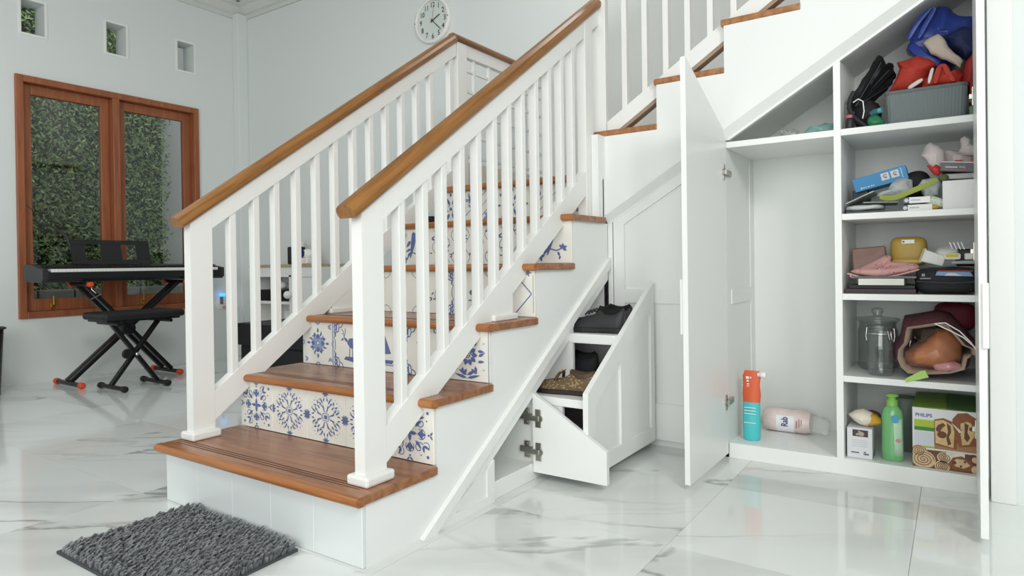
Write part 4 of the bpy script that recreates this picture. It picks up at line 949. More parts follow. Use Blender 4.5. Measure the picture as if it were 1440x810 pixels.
b = MB(); b.pillow([(1.078, 1.372), (1.098, 1.415), (1.108, 1.455), (1.10, 1.478), (1.13, 1.486), (1.17, 1.492), (1.205, 1.478), (1.222, 1.448), (1.20, 1.425), (1.185, 1.385), (1.15, 1.365)], 1.58, .05, amp=.010, freq=16, seed=3, pw=.4); red1 = U('red_bag', 'red cloth bag bulging from the left of the grey basket', 'bag', b, RED)
b = MB(); b.pillow([(1.175, 1.36), (1.185, 1.395), (1.215, 1.402), (1.225, 1.43), (1.25, 1.435), (1.258, 1.405), (1.285, 1.41), (1.298, 1.385), (1.29, 1.36)], 1.545, .045, amp=.014, freq=26, seed=5, pw=.4); red2 = U('red_bag', 'crumpled red cloth bag in the middle of the grey basket', 'bag', b, RED)
b = MB(); b.pillow([(1.285, 1.35), (1.290, 1.40), (1.305, 1.45), (1.329, 1.48), (1.329, 1.26), (1.315, 1.26), (1.312, 1.34)], 1.60, .09, amp=.010, freq=18, seed=7, xmax=1.329, pw=.35, zmin=z + .001); U('red_bag', 'dark red bag wedged between the basket and cupboard side', 'bag', b, RED2)
def strap(path, wd, th=.0025, nrm=(0, 1, 0)):
    b = MB(); P = [Vector(p) for p in path]; N = Vector(nrm); L_, R_ = [], []
    for i, p in enumerate(P):
        d = (P[min(i + 1, len(P) - 1)] - P[max(i - 1, 0)]).normalized(); s_ = d.cross(N).normalized() * wd / 2; L_.append(p + s_); R_.append(p - s_)
    b.add(L_ + R_, [(i, i + 1, len(P) + i + 1, len(P) + i) for i in range(len(P) - 1)], 0, True); return b
o = strap([(1.135, 1.508, 1.362), (1.155, 1.505, 1.375), (1.185, 1.505, 1.392)], .016); q = o.build('bag_handle', WT, red1); solid(q, .002, 1)
o = strap([(1.215, 1.50, 1.36), (1.225, 1.495, 1.405), (1.23, 1.50, 1.425), (1.245, 1.505, 1.43), (1.25, 1.50, 1.40), (1.275, 1.495, 1.36)], .020); q = o.build('bag_handle', RED, red2); solid(q, .002, 1)
o = strap([(1.198, 1.495, 1.365), (1.205, 1.492, 1.40), (1.212, 1.50, 1.425)], .012); q = o.build('bag_handle', WT, red2); solid(q, .002, 1)
# blue bag
BLU = mat('blue_tarpaulin', '#2b4192', .3, bump=.25, bscale=60); NAVY = mat('navy_cloth', '#232f57', .6)
b = MB(); b.pillow([(1.125, 1.545), (1.145, 1.585), (1.19, 1.64), (1.225, 1.668), (1.25, 1.662), (1.275, 1.635), (1.31, 1.62), (1.329, 1.61), (1.329, 1.51), (1.28, 1.50), (1.25, 1.45), (1.215, 1.432), (1.17, 1.47), (1.15, 1.515)], 1.66, .07, amp=.030, freq=15, seed=21, n=90, k=21, xmax=1.329, pw=.4); blue = U('blue_bag', 'large crumpled shiny blue bag on top of the red bags', 'bag', b, BLU)
q = strap([(1.132, 1.575, 1.545), (1.16, 1.565, 1.60), (1.20, 1.57, 1.648), (1.225, 1.575, 1.655), (1.19, 1.572, 1.60), (1.165, 1.57, 1.545)], .018).build('blue_handle', BLU, blue); solid(q, .003, 2)
q = strap([(1.14, 1.575, 1.535), (1.165, 1.56, 1.50), (1.20, 1.555, 1.462), (1.235, 1.565, 1.445)], .03).build('blue_handle', BLU, blue); solid(q, .003, 2)
b = MB(); b.pillow([(1.235, 1.545), (1.258, 1.553), (1.30, 1.565), (1.329, 1.545), (1.329, 1.47), (1.305, 1.455), (1.275, 1.485)], 1.585, .035, amp=.008, freq=22, seed=25, xmax=1.329, pw=.35); U('navy_bag', 'navy blue folded bag right of the cream one near the top', 'bag', b, NAVY)
b = MB(); b.pillow([(1.186, 1.518), (1.205, 1.535), (1.228, 1.542), (1.245, 1.52), (1.265, 1.48), (1.297, 1.44), (1.288, 1.415), (1.25, 1.45), (1.205, 1.478)], 1.535, .018, amp=.006, freq=26, seed=27, pw=.3); U('cream_bag', 'cream folded cloth bag lying slanted under the blue bag', 'bag', b, mat('cream_cloth', '#c0b2a4', .5, bump=.3, bscale=90))
# umbrella, black, furled and splayed
um = thing('folded_umbrella', 'black folded umbrella leaning in the left of the top bay', 'umbrella', (.98, 1.58, z))
tip = Vector((.968, 1.55, 1.335)); b = MB()
ends = [(1.012, 1.60, 1.475), (1.035, 1.60, 1.515), (1.052, 1.58, 1.51), (1.066, 1.585, 1.478), (1.085, 1.575, 1.478), (1.092, 1.57, 1.462), (1.09, 1.56, 1.445), (1.094, 1.575, 1.435), (1.085, 1.57, 1.405), (1.06, 1.57, 1.39)]
for i in range(len(ends) - 1):
    e0, e1 = Vector(ends[i]), Vector(ends[i + 1]); mid = (e0 + e1) / 2 + Vector((0, -.022 if i % 2 else .015, 0)); base0 = tip + (e0 - tip) * .42 - Vector((.0, 0, .0)); base1 = tip + (e1 - tip) * .10
    b.add([base0, e0, mid, e1, base1], [(0, 1, 2), (0, 2, 4), (2, 3, 4)], 0, False)
b.pillow([(.945, 1.385), (.965, 1.405), (1.0, 1.455), (1.032, 1.512), (1.048, 1.495), (1.055, 1.465), (1.082, 1.472), (1.088, 1.445), (1.09, 1.43), (1.06, 1.385), (1.02, 1.35), (.975, 1.315), (.953, 1.33)], 1.60, .03, amp=.008, freq=34, seed=9, pw=.4)
q = b.build('canopy', mat('umbrella_cloth', '#1a1b1e', .5), um); s_ = q.modifiers.new('s', 'SOLIDIFY'); s_.thickness = .003
b = MB(); b.tube([(.962, 1.555, 1.39), (.951, 1.545, 1.365), (.948, 1.535, 1.33), (.962, 1.525, 1.295), (.985, 1.52, 1.27), (1.01, 1.52, 1.25)], .008, 8); b.build('strap', mat('umbrella_strap', '#2c2d30', .6), um)
b = MB(); b.tube([(1.075, 1.575, 1.455), tip], .003, 6); b.tube([(1.05, 1.57, 1.485), tip], .003, 6); b.build('ribs', DGREY, um)
b = MB(); b.ball((1.005, 1.59, 1.305), (.045, .05, .055), 0, 20, 12, amp=.01, freq=30, seed=31, flat=z); U('dark_bundle', 'dark bundle under the black umbrella in the top bay', 'bundle', b, mat('dark_bundle', '#222127', .7, var=.4, vscale=40))
def bottle(name, label, c, r, h, body, cap, capr=.6, cat='bottle'):
    t = thing(name, label, cat, c); b = MB(); b.lathe([(r * .9, 0), (r, h * .05), (r, h * .6), (r * .6, h * .75), (r * .5, h * .8)], c, 18); b.build('body', body, t)
    b = MB(); b.lathe([(r * capr, h * .78), (r * capr, h * .97), (r * capr * .8, h)], c, 16); b.build('cap', cap, t); return t
bottle('small_bottle', 'small black bottle with pink cap at the left of the top bay', (.955, 1.485, z), .013, .052, DGREY, mat('pink_cap', '#c4606f', .4), .85)
bt = thing('small_bottle', 'small bottle with teal cap lying beside the grey basket', 'bottle', (1.04, 1.50, 1.30))
b = MB(); b.tube([(1.022, 1.512, 1.292), (1.034, 1.508, 1.297), (1.046, 1.503, 1.299)], [.010, .012, .010], 12); b.build('body', mat('teal_dark', '#3c6a73', .4), bt); b = MB(); b.tube([(1.046, 1.503, 1.299), (1.058, 1.499, 1.30)], .010, 12); b.build('cap', mat('teal_cap', '#5fa7ad', .3), bt)
b = MB(); b.ball((1.035, 1.515, 1.262), (.028, .03, .022), 0, 20, 10, amp=.007, freq=45, seed=33, flat=z); U('green_bag', 'small green plastic bag beside the grey basket', 'bag', b, mat('green_film', '#2e7d55', .3))
b = MB(); b.tube([(.968, 1.478, 1.335), (.985, 1.476, 1.345), (1.0, 1.478, 1.335), (1.003, 1.48, 1.30), (.998, 1.482, 1.275)], .002, 6); U('white_string', 'thin white string loop below the black umbrella', 'string', b, WPLAS)
b = MB(); b.box(1.312, 1.329, 1.50, 1.60, z, z + .035); U('green_box', 'dull green box right of the grey basket', 'box', b, mat('dull_green', '#6f8d77', .6), bevel=.002)
# ---- second bay (0.937)
z = .9375
def slab(name, label, cat, c, size, rot, m, bevel=.0015, group=None):
    b = MB(); b.T = Matrix.Translation(c) @ Euler(rot).to_matrix().to_4x4(); b.box(-size[0] / 2, size[0] / 2, -size[1] / 2, size[1] / 2, -size[2] / 2, size[2] / 2); return tag(b.build(name, m, bevel=bevel), label, cat, group), b.T
bb_ = thing('blue_box', 'blue carton with two white labels tilted on the cluttered shelf', 'box', (1.04, 1.62, 1.07))
Tm = Matrix.Translation((1.042, 1.625, 1.066)) @ Euler((0, -.235, 0)).to_matrix().to_4x4()
b = MB(); b.T = Tm; b.box(-.088, .088, -.05, .05, -.026, .024); b.build('carton', mat('carton_blue', '#2f8fc9', .4), bb_, bevel=.0015)
for xx in (.018, .050):
    b = MB(); b.T = Tm; b.box(xx - .013, xx + .013, -.0506, -.05, -.010, .016); q = b.build('white_label', mat('label_paper', '#e3e4e4', .5), bb_)
    b = MB(); b.T = Tm; b.flat2(stroke(spiral(xx, .003, .008, .5, 1.1, 9), .003) + [rect(xx - .002, -.004, xx + .006, .0)], (0, -.0509, 0), (1, 0, 0), (0, 0, 1)); b.build('label_print', mat('print_grey', '#8a7d78', .5), bb_)
b = MB(); b.T = Tm; b.flat2([rect(-.068, -.020, -.062, -.013), rect(-.060, -.019, -.054, -.0145), rect(-.052, -.019, -.048, -.0145), rect(-.045, -.019, -.038, -.0145), rect(-.035, -.0185, -.028, -.0145), rect(-.026, -.019, -.022, -.0145)], (0, -.0507, 0), (1, 0, 0), (0, 0, 1)); b.flat2([rect(.070, -.018, .073, .018)], (0, -.0507, 0), (1, 0, 0), (0, 0, 1)); b.build('carton_print', mat('print_lightblue', '#bfe0f2', .5), bb_)
slab('black_case', 'dark case under the blue carton on the cluttered shelf', 'case', (.975, 1.66, .985), (.05, .12, .09), (0, 0, 0), DGREY)
PAPER = mat('catalogue_paper', '#b9bcba', .4); PAPER2 = mat('catalogue_dark', '#4a4b4a', .5)
slab('catalogue', 'dark catalogue at the bottom left of the cluttered shelf', 'book', (1.0, 1.55, .942), (.12, .17, .007), (0, 0, .05), PAPER2)
b = MB(); b.ball((1.0, 1.535, .9575), (.062, .07, .0105), 0, 22, 8, e=.6, amp=.003, freq=40, seed=41); U('plastic_sleeve', 'flat shiny plastic sleeve on the dark catalogue', 'sleeve', b, mat('sleeve_film', '#c2c9c7', .15, coat=.5))
slab('catalogue', 'pale catalogue leaning against the left shelf side', 'book', (.985, 1.56, .995), (.10, .15, .004), (0, -.42, .0), PAPER)
slab('catalogue', 'grey folded leaflet lying above the plastic sleeve', 'book', (1.045, 1.55, .9735), (.11, .14, .005), (0, .03, .1), mat('leaflet_grey', '#8d9390', .5))
CLB = mat('crinkled_bag', '#ccd2d3', .2, alpha=.85, bump=.5, bscale=50)
b = MB(); b.pillow([(1.037, .995), (1.045, 1.012), (1.07, 1.02), (1.088, 1.045), (1.112, 1.055), (1.142, 1.048), (1.148, 1.02), (1.14, .998), (1.09, .988)], 1.53, .04, amp=.012, freq=30, seed=43, pw=.4); U('plastic_bag', 'crinkled whitish plastic bag below the blue carton', 'bag', b, CLB)
b = MB(); b.pillow([(1.160, 1.03), (1.18, 1.045), (1.205, 1.05), (1.225, 1.035), (1.225, .985), (1.19, .98), (1.175, 1.005)], 1.54, .03, amp=.010, freq=34, seed=44, pw=.4); U('plastic_bag', 'smaller crinkled plastic bag behind the green strap', 'bag', b, CLB)
o = strap([(1.045, 1.478, .992), (1.075, 1.472, .984), (1.10, 1.47, .985), (1.13, 1.47, .998), (1.165, 1.468, 1.012), (1.195, 1.468, 1.023), (1.225, 1.475, 1.044)], .020, nrm=(0, 1, .3)); rib = q = U('green_strap', 'olive green ribbon across the front of the cluttered shelf', 'strap', o, mat('olive_ribbon', '#9aa74e', .6)); solid(q, .0025, 2)
b = MB(); b.ball((1.238, 1.49, 1.045), (.016, .016, .011), 0, 14, 8, amp=.003, freq=60, seed=45); b.build('knot', mat('olive_dark', '#5d6537', .7), rib)
for k, zc in enumerate((.9485, .9745)):
    t = thing('medicine_box', ['lower of two small white cartons at the shelf front', 'upper of two small white cartons, set under the green ribbon'][k], 'box', (1.16, 1.50, zc))
    b = MB(); x0 = 1.117 if k == 0 else 1.121; x1 = 1.206 if k == 0 else 1.20
    b.box(x0, x1, 1.482, 1.55, zc - .0105, zc + .0105); b.build('carton', WPLAS, t, bevel=.001)
    b = MB(); b.box(x0 - .0005, x0 + .017, 1.4814, 1.55, zc - .0108, zc + .0108); b.build('dark_end', mat('carton_navy', '#4a505e', .4), t)
    b = MB(); b.flat2([disc(x0 + .009, zc, .0065, 14)], (0, 1.4811, 0), (1, 0, 0), (0, 0, 1), 0); b.flat2([rect(x0 + .022, zc - .002, x0 + .05, zc + .002)] , (0, 1.4815, 0), (1, 0, 0), (0, 0, 1), 1); b.build('carton_print', [mat('print_pale', '#d8dbe0', .5), mat('print_paleblue', '#a9c3da', .5)], t)
b = MB(); b.T = Matrix.Translation((1.213, 1.505, .967)) @ Euler((0, .45, 0)).to_matrix().to_4x4(); b.ball((0, 0, 0), (.034, .02, .016), 0, 20, 10, e=.8, amp=.002, freq=40, seed=48)
def dots():
    m = mat('dotted_cloth', '#cfd9cf', .7); nt = m.node_tree; tc = nt.nodes.new('ShaderNodeTexCoord'); vo = nt.nodes.new('ShaderNodeTexVoronoi'); vo.inputs['Scale'].default_value = 140; nt.links.new(tc.outputs['Object'], vo.inputs['Vector'])
    cr = nt.nodes.new('ShaderNodeValToRGB'); cr.color_ramp.elements[0].position = .3; cr.color_ramp.elements[0].color = lin('#9fbcae'); cr.color_ramp.elements[1].position = .4; cr.color_ramp.elements[1].color = lin('#d6ddd0')
    nt.links.new(vo.outputs['Distance'], cr.inputs['Fac']); nt.links.new(cr.outputs['Color'], nt.nodes['Principled BSDF'].inputs['Base Color']); return m
U('cloth_pouch', 'small dotted pale cloth pouch beside the white carton', 'pouch', b, dots())
b = MB(); b.ball((1.212, 1.495, .948), (.016, .012, .008), 0, 14, 8); U('yellow_tag', 'yellow tag under the dotted pouch', 'tag', b, mat('tag_yellow', '#c9a93f', .6))
slab('white_carton', 'plain white carton at the right of the cluttered shelf', 'box', (1.281, 1.54, z + .048), (.092, .12, .095), (0, 0, 0), mat('carton_white', '#dcdcdb', .25, bump=.3, bscale=40))
b = MB(); b.ball((1.155, 1.62, 1.035), (.05, .05, .05), 0, 20, 12, e=.7, amp=.006, freq=24, seed=50, rot=(0, -.3, 0)); U('black_pouch', 'black pouch behind the plastic bags in mid shelf', 'pouch', b, mat('black_cloth', '#1b1a1d', .7))
gb = thing('grey_box', 'dark grey printed box lying above the white carton', 'box', (1.275, 1.60, 1.07))
b = MB(); b.T = Matrix.Translation((1.278, 1.585, 1.082)) @ Euler((0, .12, 0)).to_matrix().to_4x4(); b.box(-.048, .045, -.06, .06, -.016, .016); b.build('carton', mat('carton_grey', '#5c5d61', .4), gb, bevel=.001)
TT = b.T; b = MB(); b.T = TT; b.box(-.0485, .0455, -.0605, .0605, .0145, .0165); b.build('white_lid', WPLAS, gb)
b = MB(); b.T = TT; b.flat2([rect(-.035, -.004, .0, .001), rect(.004, -.002, .022, .001)], (0, -.0606, 0), (1, 0, 0), (0, 0, 1), 0); b.flat2([rect(-.038, -.012, .018, -.009), rect(.018, -.012, .024, -.002)], (0, -.0606, 0), (1, 0, 0), (0, 0, 1), 1); b.build('carton_print', [mat('print_silver', '#b7b7ba', .4), mat('print_red', '#b04a49', .4)], gb)
slab('flat_carton', 'flat whitish carton under the dark grey printed box', 'box', (1.277, 1.60, 1.052), (.10, .12, .018), (0, .02, 0), mat('carton_pale', '#bfc0be', .4))
rb = thing('carrier_bag', 'white carrier bag with red print drooping at the shelf right', 'bag', (1.25, 1.62, 1.14))
PINKW = mat('carrier_white', '#d6cbc8', .35, bump=.3, bscale=70)
b = MB(); b.pillow([(1.172, 1.135), (1.182, 1.165), (1.20, 1.18), (1.222, 1.172), (1.236, 1.14), (1.238, 1.09), (1.232, 1.062), (1.212, 1.07), (1.19, 1.105)], 1.57, .03, amp=.009, freq=28, seed=52, pw=.4); b.build('bag_end', PINKW, rb)
b = MB(); b.pillow([(1.225, 1.09), (1.228, 1.155), (1.25, 1.158), (1.28, 1.15), (1.329, 1.16), (1.329, 1.09)], 1.65, .05, amp=.008, freq=26, seed=53, xmax=1.329, pw=.35); b.build('bag_body', PINKW, rb)
b = MB(); b.pillow([(1.275, 1.135), (1.286, 1.155), (1.288, 1.185), (1.30, 1.195), (1.312, 1.185), (1.315, 1.165), (1.329, 1.15), (1.329, 1.125), (1.30, 1.128)], 1.60, .022, amp=.007, freq=34, seed=54, xmax=1.329, pw=.35); b.build('bag_handle', PINKW, rb)
b = MB(); b.pillow([(1.188, 1.095), (1.197, 1.10), (1.204, 1.085), (1.216, 1.10), (1.232, 1.078), (1.226, 1.058), (1.21, 1.062)], 1.545, .010, amp=.003, freq=40, seed=55, pw=.3); b.build('red_print', mat('carrier_red', '#c1332f', .4), rb)
b = MB(); b.T = Matrix.Translation((1.283, 1.592, 1.108)); b.box(-.012, .008, -.004, 0, -.004, .005); b.box(.034, .045, -.004, 0, -.007, .004); b.build('red_print', MATS['carrier_red'], rb)
# ---- third bay (0.651)
z = .6515
nbk = 'notebooks stacked under the oven mitt'
slab('notebook', 'dark brown bound notebook at the bottom of the stack under the mitt', 'book', (1.045, 1.565, z + .0085), (.222, .17, .017), (0, 0, 0), mat('book_brown', '#3d2f33', .5))
slab('notebook', 'thin black notebook second from the bottom under the mitt', 'book', (1.05, 1.57, z + .0235), (.205, .16, .012), (0, 0, .01), mat('book_black', '#1d1e20', .5))
slab('white_card_box', 'white flat card box in the stack under the mitt', 'box', (1.05, 1.55, z + .0415), (.142, .15, .023), (0, 0, 0), mat('card_cream', '#deded4', .5))
slab('notebook', 'grey notebook behind the white card box under the mitt', 'book', (1.095, 1.60, z + .0415), (.13, .14, .021), (0, 0, .04), mat('book_grey', '#77787a', .5)) if False else None
slab('notebook', 'thin grey notebook right under the pink mitt', 'book', (1.06, 1.575, z + .0575), (.20, .16, .008), (0, 0, -.03), mat('book_grey', '#6d6e70', .5))
def floral():
    m = mat('mitt_pink', '#d9a3a1', .85, bump=.3, bscale=90); nt = m.node_tree; tc = nt.nodes.new('ShaderNodeTexCoord'); vo = nt.nodes.new('ShaderNodeTexVoronoi'); vo.inputs['Scale'].default_value = 75; nt.links.new(tc.outputs['Object'], vo.inputs['Vector'])
    cr = nt.nodes.new('ShaderNodeValToRGB'); cr.color_ramp.elements[0].position = .16; cr.color_ramp.elements[0].color = lin('#8a5560'); cr.color_ramp.elements[1].position = .24; cr.color_ramp.elements[1].color = lin('#d9a6a4')
    nt.links.new(vo.outputs['Distance'], cr.inputs['Fac']); nt.links.new(cr.outputs['Color'], nt.nodes['Principled BSDF'].inputs['Base Color']); return m
FLO = floral()
mt = thing('oven_mitt', 'pink floral oven mitt lying on the stack of notebooks', 'mitt', (1.05, 1.53, .715))
outl = [(.935, .728), (.952, .735), (.985, .748), (1.02, .768), (1.05, .786), (1.065, .791), (1.077, .786), (1.078, .774), (1.072, .764), (1.09, .764), (1.12, .765), (1.155, .757), (1.172, .748), (1.168, .738), (1.14, .727), (1.10, .72), (1.06, .708), (1.035, .705), (1.0, .712), (.965, .718)]
c0 = (1.05, .742)
rings = []
for s_, dy in ((.02, -.024), (.5, -.022), (.85, -.014), (1.0, 0), (.92, .012), (.5, .018), (.02, .02)):
    rings.append([(c0[0] + (x - c0[0]) * s_, 1.53 + dy + (zz - .72) * .8, c0[1] + (zz - c0[1]) * s_) for x, zz in outl])
b = MB(); b.loft(rings, 0, True); b.build('padded_body', FLO, mt, sub=1)
b = MB(); b.tube([(.952, 1.515, .722), (.950, 1.508, .712), (.958, 1.505, .707), (.966, 1.508, .714)], .003, 6); b.build('hanging_loop', FLO, mt)
b = MB(); b.tube([(.94, 1.512, .722), (.98, 1.505, .710), (1.035, 1.50, .7035), (1.10, 1.505, .716), (1.165, 1.515, .735)], .0035, 8); b.build('hem', FLO, mt)
slab('brown_packet', 'brown packet in clear film at the left of the mitt shelf', 'packet', (1.0, 1.63, .775), (.115, .035, .085), (-.18, -.08, 0), mat('packet_brown', '#8c6757', .25, coat=.7, bump=.3, bscale=30), .006)
b = MB(); b.ball((1.127, 1.65, .80), (.058, .04, .052), 0, 30, 20, e=.45, amp=.002, freq=20, seed=60); yp = thing('yellow_pouch', 'mustard yellow pouch with a white tag behind the mitt', 'pouch', (1.127, 1.65, .75)); b.build('pouch_body', mat('pouch_mustard', '#b8983f', .4, bump=.2, bscale=100), yp)
b = MB(); b.box(1.107, 1.147, 1.6065, 1.608, .828, .842); b.build('tag', WPLAS, yp); b = MB(); b.box(1.110, 1.116, 1.6055, 1.6065, .832, .838); b.build('tag_mark', mat('tag_navy', '#3a4a74', .5), yp)
b = MB(); b.ball((1.127, 1.60, .762), (.055, .02, .012), 0, 20, 8, e=.6); b.build('pouch_fold', mat('pouch_mustard_light', '#c7a850', .25), yp)
pc = thing('plastic_cup', 'white square plastic cup lying on the black bag', 'cup', (1.20, 1.545, .76))
b = MB(); b.T = Matrix.Translation((1.205, 1.55, .772)) @ Euler((0, .35, .2)).to_matrix().to_4x4()
b.loft([[(xx, y * s_, zz * s_) for y, zz in rrect(.022, .022, .006, 4)] for xx, s_ in ((-.036, 1.15), (-.034, 1.15), (-.034, 1.0), (.03, .8))], 0, False); b.build('cup_body', WPLAS, pc)
pk = thing('plug_adapter', 'white appliance part with a yellow label on the black bag', 'appliance', (1.26, 1.56, .76))
b = MB(); b.ball((1.245, 1.57, .79), (.035, .035, .022), 0, 18, 10, e=.8, amp=.004, freq=50, seed=63); b.build('crumpled_wrap', mat('wrap_grey', '#cfd0cc', .3), pk)
b = MB(); b.box(1.238, 1.285, 1.515, 1.56, .768, .790); b.build('housing', WPLAS, pk, bevel=.006)
b = MB(); b.box(1.242, 1.278, 1.5135, 1.5155, .776, .787); b.build('yellow_label', mat('label_yellow', '#cdbb3c', .5), pk)
for k in range(4): b = MB(); b.T = Matrix.Translation((1.258 + k * .011, 1.56, .815)) @ Euler((0, -.35, 0)).to_matrix().to_4x4(); b.box(-.002, .002, -.01, .01, -.014, .014); b.build('fin', WPLAS, pk, bevel=.001)
slab('white_charger', 'white flat charger at the right of the mitt shelf', 'charger', (1.312, 1.57, .778), (.034, .06, .022), (0, 0, 0), WPLAS, .004)
slab('grey_device', 'grey printed device lying on the black bag', 'device', (1.293, 1.56, .7585), (.07, .07, .012), (0, 0, 0), mat('device_grey', '#a3a5a6', .4), .003)
slab('black_remote', 'black device below the white charger on the mitt shelf', 'device', (1.30, 1.64, .775), (.06, .05, .06), (0, 0, 0), BLACK, .006)
bg_ = thing('black_bag', 'black zipped bag with blue and red stripes on the mitt shelf', 'bag', (1.24, 1.55, z))
b = MB(); b.ball((1.242, 1.555, .697), (.090, .075, .0455), 0, 36, 16, e=.5, amp=.004, freq=18, seed=66); b.build('bag_body', mat('bag_nylon', '#1e2024', .7, bump=.3, bscale=200), bg_)
b = MB(); b.T = Matrix.Translation((1.268, 1.475, .723)) @ Euler((.5, 0, 0)).to_matrix().to_4x4()
b.prism([(-.055, -.006), (.05, -.010), (.042, .006), (-.05, .008)], 'y', -.004, .0, 0); b.prism([(-.05, .008), (.045, .007), (.05, .0105), (-.045, .012)], 'y', -.004, 0, 1); b.prism([(-.03, -.007), (.02, -.008), (.0, .003), (-.02, .003)], 'y', -.0045, -.0005, 2)
b.build('stripe_print', [mat('stripe_blue', '#86a8cf', .4), mat('stripe_red', '#9e4144', .4), mat('stripe_white', '#d3dbe2', .4)], bg_)
b = MB(); b.box(1.168, 1.20, 1.474, 1.482, .703, .708); b.box(1.173, 1.183, 1.470, 1.478, .712, .722); b.build('buckle', mat('buckle_grey', '#7a7b7d', .3), bg_, bevel=.001)
b = MB(); b.tube([(1.158, 1.478, .695), (1.20, 1.47, .693), (1.26, 1.468, .69), (1.325, 1.472, .695)], .003, 6); b.build('zip', DGREY, bg_)
# ---- fourth bay (0.357)
z = .3575
def jar(label, c, r, h, knob):
    t = thing('glass_jar', label, 'jar', c); b = MB()
    b.lathe([(r * .86, .002), (r * .98, .008), (r, .02), (r, h * .80), (r * .93, h * .88), (r * .90, h * .93), (r * .96, h * .97), (r * .96, h), (r * .88, h), (r * .86, h * .92), (r * .89, h * .87), (r * .955, h * .79), (r * .955, .022), (r * .9, .012)], c, 36); b.build('body', GLASS, t)
    b = MB()
    if knob: b.lathe([(r * 1.06, h + .001), (r * 1.1, h + .006), (r * 1.05, h + .012), (r * .3, h + .018), (r * .18, h + .022), (r * .3, h + .034), (r * .3, h + .045), (r * .12, h + .05)], c, 30); b.build('lid', GLASS, t)
    else:
        b.lathe([(r * .95, h + .001), (r * .98, h + .006), (r * .94, h + .014), (r * .5, h + .016)], c, 30); b.build('lid', GLASS, t)
        b = MB(); b.lathe([(r * .955, h * .905), (r * .98, h * .915), (r * .955, h * .925)], c, 30, 0, False, False)
        for s_ in (-1, 1): b.tube([(c[0] + s_ * r * .99, c[1] - .012, c[2] + h * .74), (c[0] + s_ * r * 1.06, c[1] - .006, c[2] + h * .86), (c[0] + s_ * r * 1.0, c[1], c[2] + h + .004)], .0018, 6)
        b.tube([(c[0] + r * .6, c[1] - r * .82, c[2] + h * .98), (c[0] + r * .75, c[1] - r * .86, c[2] + h * .80), (c[0] + r * .9, c[1] - r * .6, c[2] + h * .78), (c[0] + r * .8, c[1] - r * .6, c[2] + h * .97)], .0018, 6); b.build('wire_clamp', CHROME, t)
    return t
jar('clear glass jar with wire clamp, front one on its shelf', (1.043, 1.525, z), .043, .165, False)
jar('clear glass jar with knobbed glass lid, behind the clamp jar', (1.022, 1.665, z), .068, .183, True)
jar('small clear glass jar beside the maroon bag', (1.125, 1.70, z), .028, .13, False)
tb = thing('tote_bag', 'maroon tote bag lying open on the shelf, showing an orange bundle', 'bag', (1.22, 1.6, z))
MAR = mat('tote_maroon', '#5c3238', .7, var=.35, vscale=45, bump=.3, bscale=120); LIN = mat('tote_lining', '#b3a291', .8)
op = [(1.098, .425), (1.100, .455), (1.118, .482), (1.124, .520), (1.128, .536), (1.17, .545), (1.215, .556), (1.245, .548), (1.268, .520), (1.295, .485), (1.325, .470), (1.326, .448), (1.300, .440), (1.292, .402), (1.25, .384), (1.19, .378), (1.13, .377), (1.108, .395)]
cc = (1.215, .455)
def tr(s_, y, dz=0, lim=.329): return [(min(lim, cc[0] + (x - cc[0]) * s_) if True else 0, y, max(z + .001, cc[1] + dz + (zz - cc[1]) * s_)) for x, zz in op]
def trx(s_, y, dz=0): return [(min(1.329, p[0]), p[1] + .010 * math.sin(i * 1.9), p[2]) for i, p in enumerate([(cc[0] + (x - cc[0]) * s_, y, max(z + .0015, cc[1] + dz + (zz - cc[1]) * s_)) for x, zz in op])]
b = MB(); b.loft([trx(1.0, 1.485), trx(1.07, 1.505, .006), trx(1.16, 1.56, .012), trx(1.2, 1.66, .012), trx(1.0, 1.76, .01), trx(.4, 1.795, 0)][::-1], 0, True, True, False); q = b.build('outer', MAR, tb); q = b
b = MB(); b.loft([trx(1.0, 1.4848), trx(.90, 1.50), trx(.86, 1.56), trx(.85, 1.68), trx(.6, 1.75)], 0, True, False, True); b.build('lining', LIN, tb)
b = MB(); b.tube([(1.205, 1.482, .553), (1.24, 1.477, .556), (1.28, 1.475, .530), (1.31, 1.474, .495), (1.327, 1.475, .465)], .0022, 6); b.tube([(1.21, 1.481, .552), (1.255, 1.474, .530), (1.29, 1.472, .51), (1.326, 1.472, .475)], .0022, 6); b.build('drawstring', WPLAS, tb)
b = MB(); b.pillow([(1.112, .415), (1.118, .445), (1.145, .468), (1.185, .49), (1.215, .52), (1.25, .525), (1.278, .49), (1.285, .43), (1.27, .398), (1.20, .39), (1.135, .392)], 1.575, .085, amp=.010, freq=20, seed=70, n=80, k=19, pw=.42)
def bread():
    m = mat('bundle_orange', '#a9572c', .2, coat=.8, bump=.6, bscale=45); nt = m.node_tree; tc = nt.nodes.new('ShaderNodeTexCoord'); n = nt.nodes.new('ShaderNodeTexNoise'); n.inputs['Scale'].default_value = 9; nt.links.new(tc.outputs['Object'], n.inputs['Vector'])
    cr = nt.nodes.new('ShaderNodeValToRGB'); cr.color_ramp.elements[0].position = .35; cr.color_ramp.elements[0].color = lin('#7a3820'); cr.color_ramp.elements[1].position = .65; cr.color_ramp.elements[1].color = lin('#c0702f')
    nt.links.new(n.outputs['Fac'], cr.inputs['Fac']); nt.links.new(cr.outputs['Color'], nt.nodes['Principled BSDF'].inputs['Base Color']); return m
ob = U('orange_bundle', 'glossy orange bundle in clear film inside the maroon bag', 'bundle', b, bread())
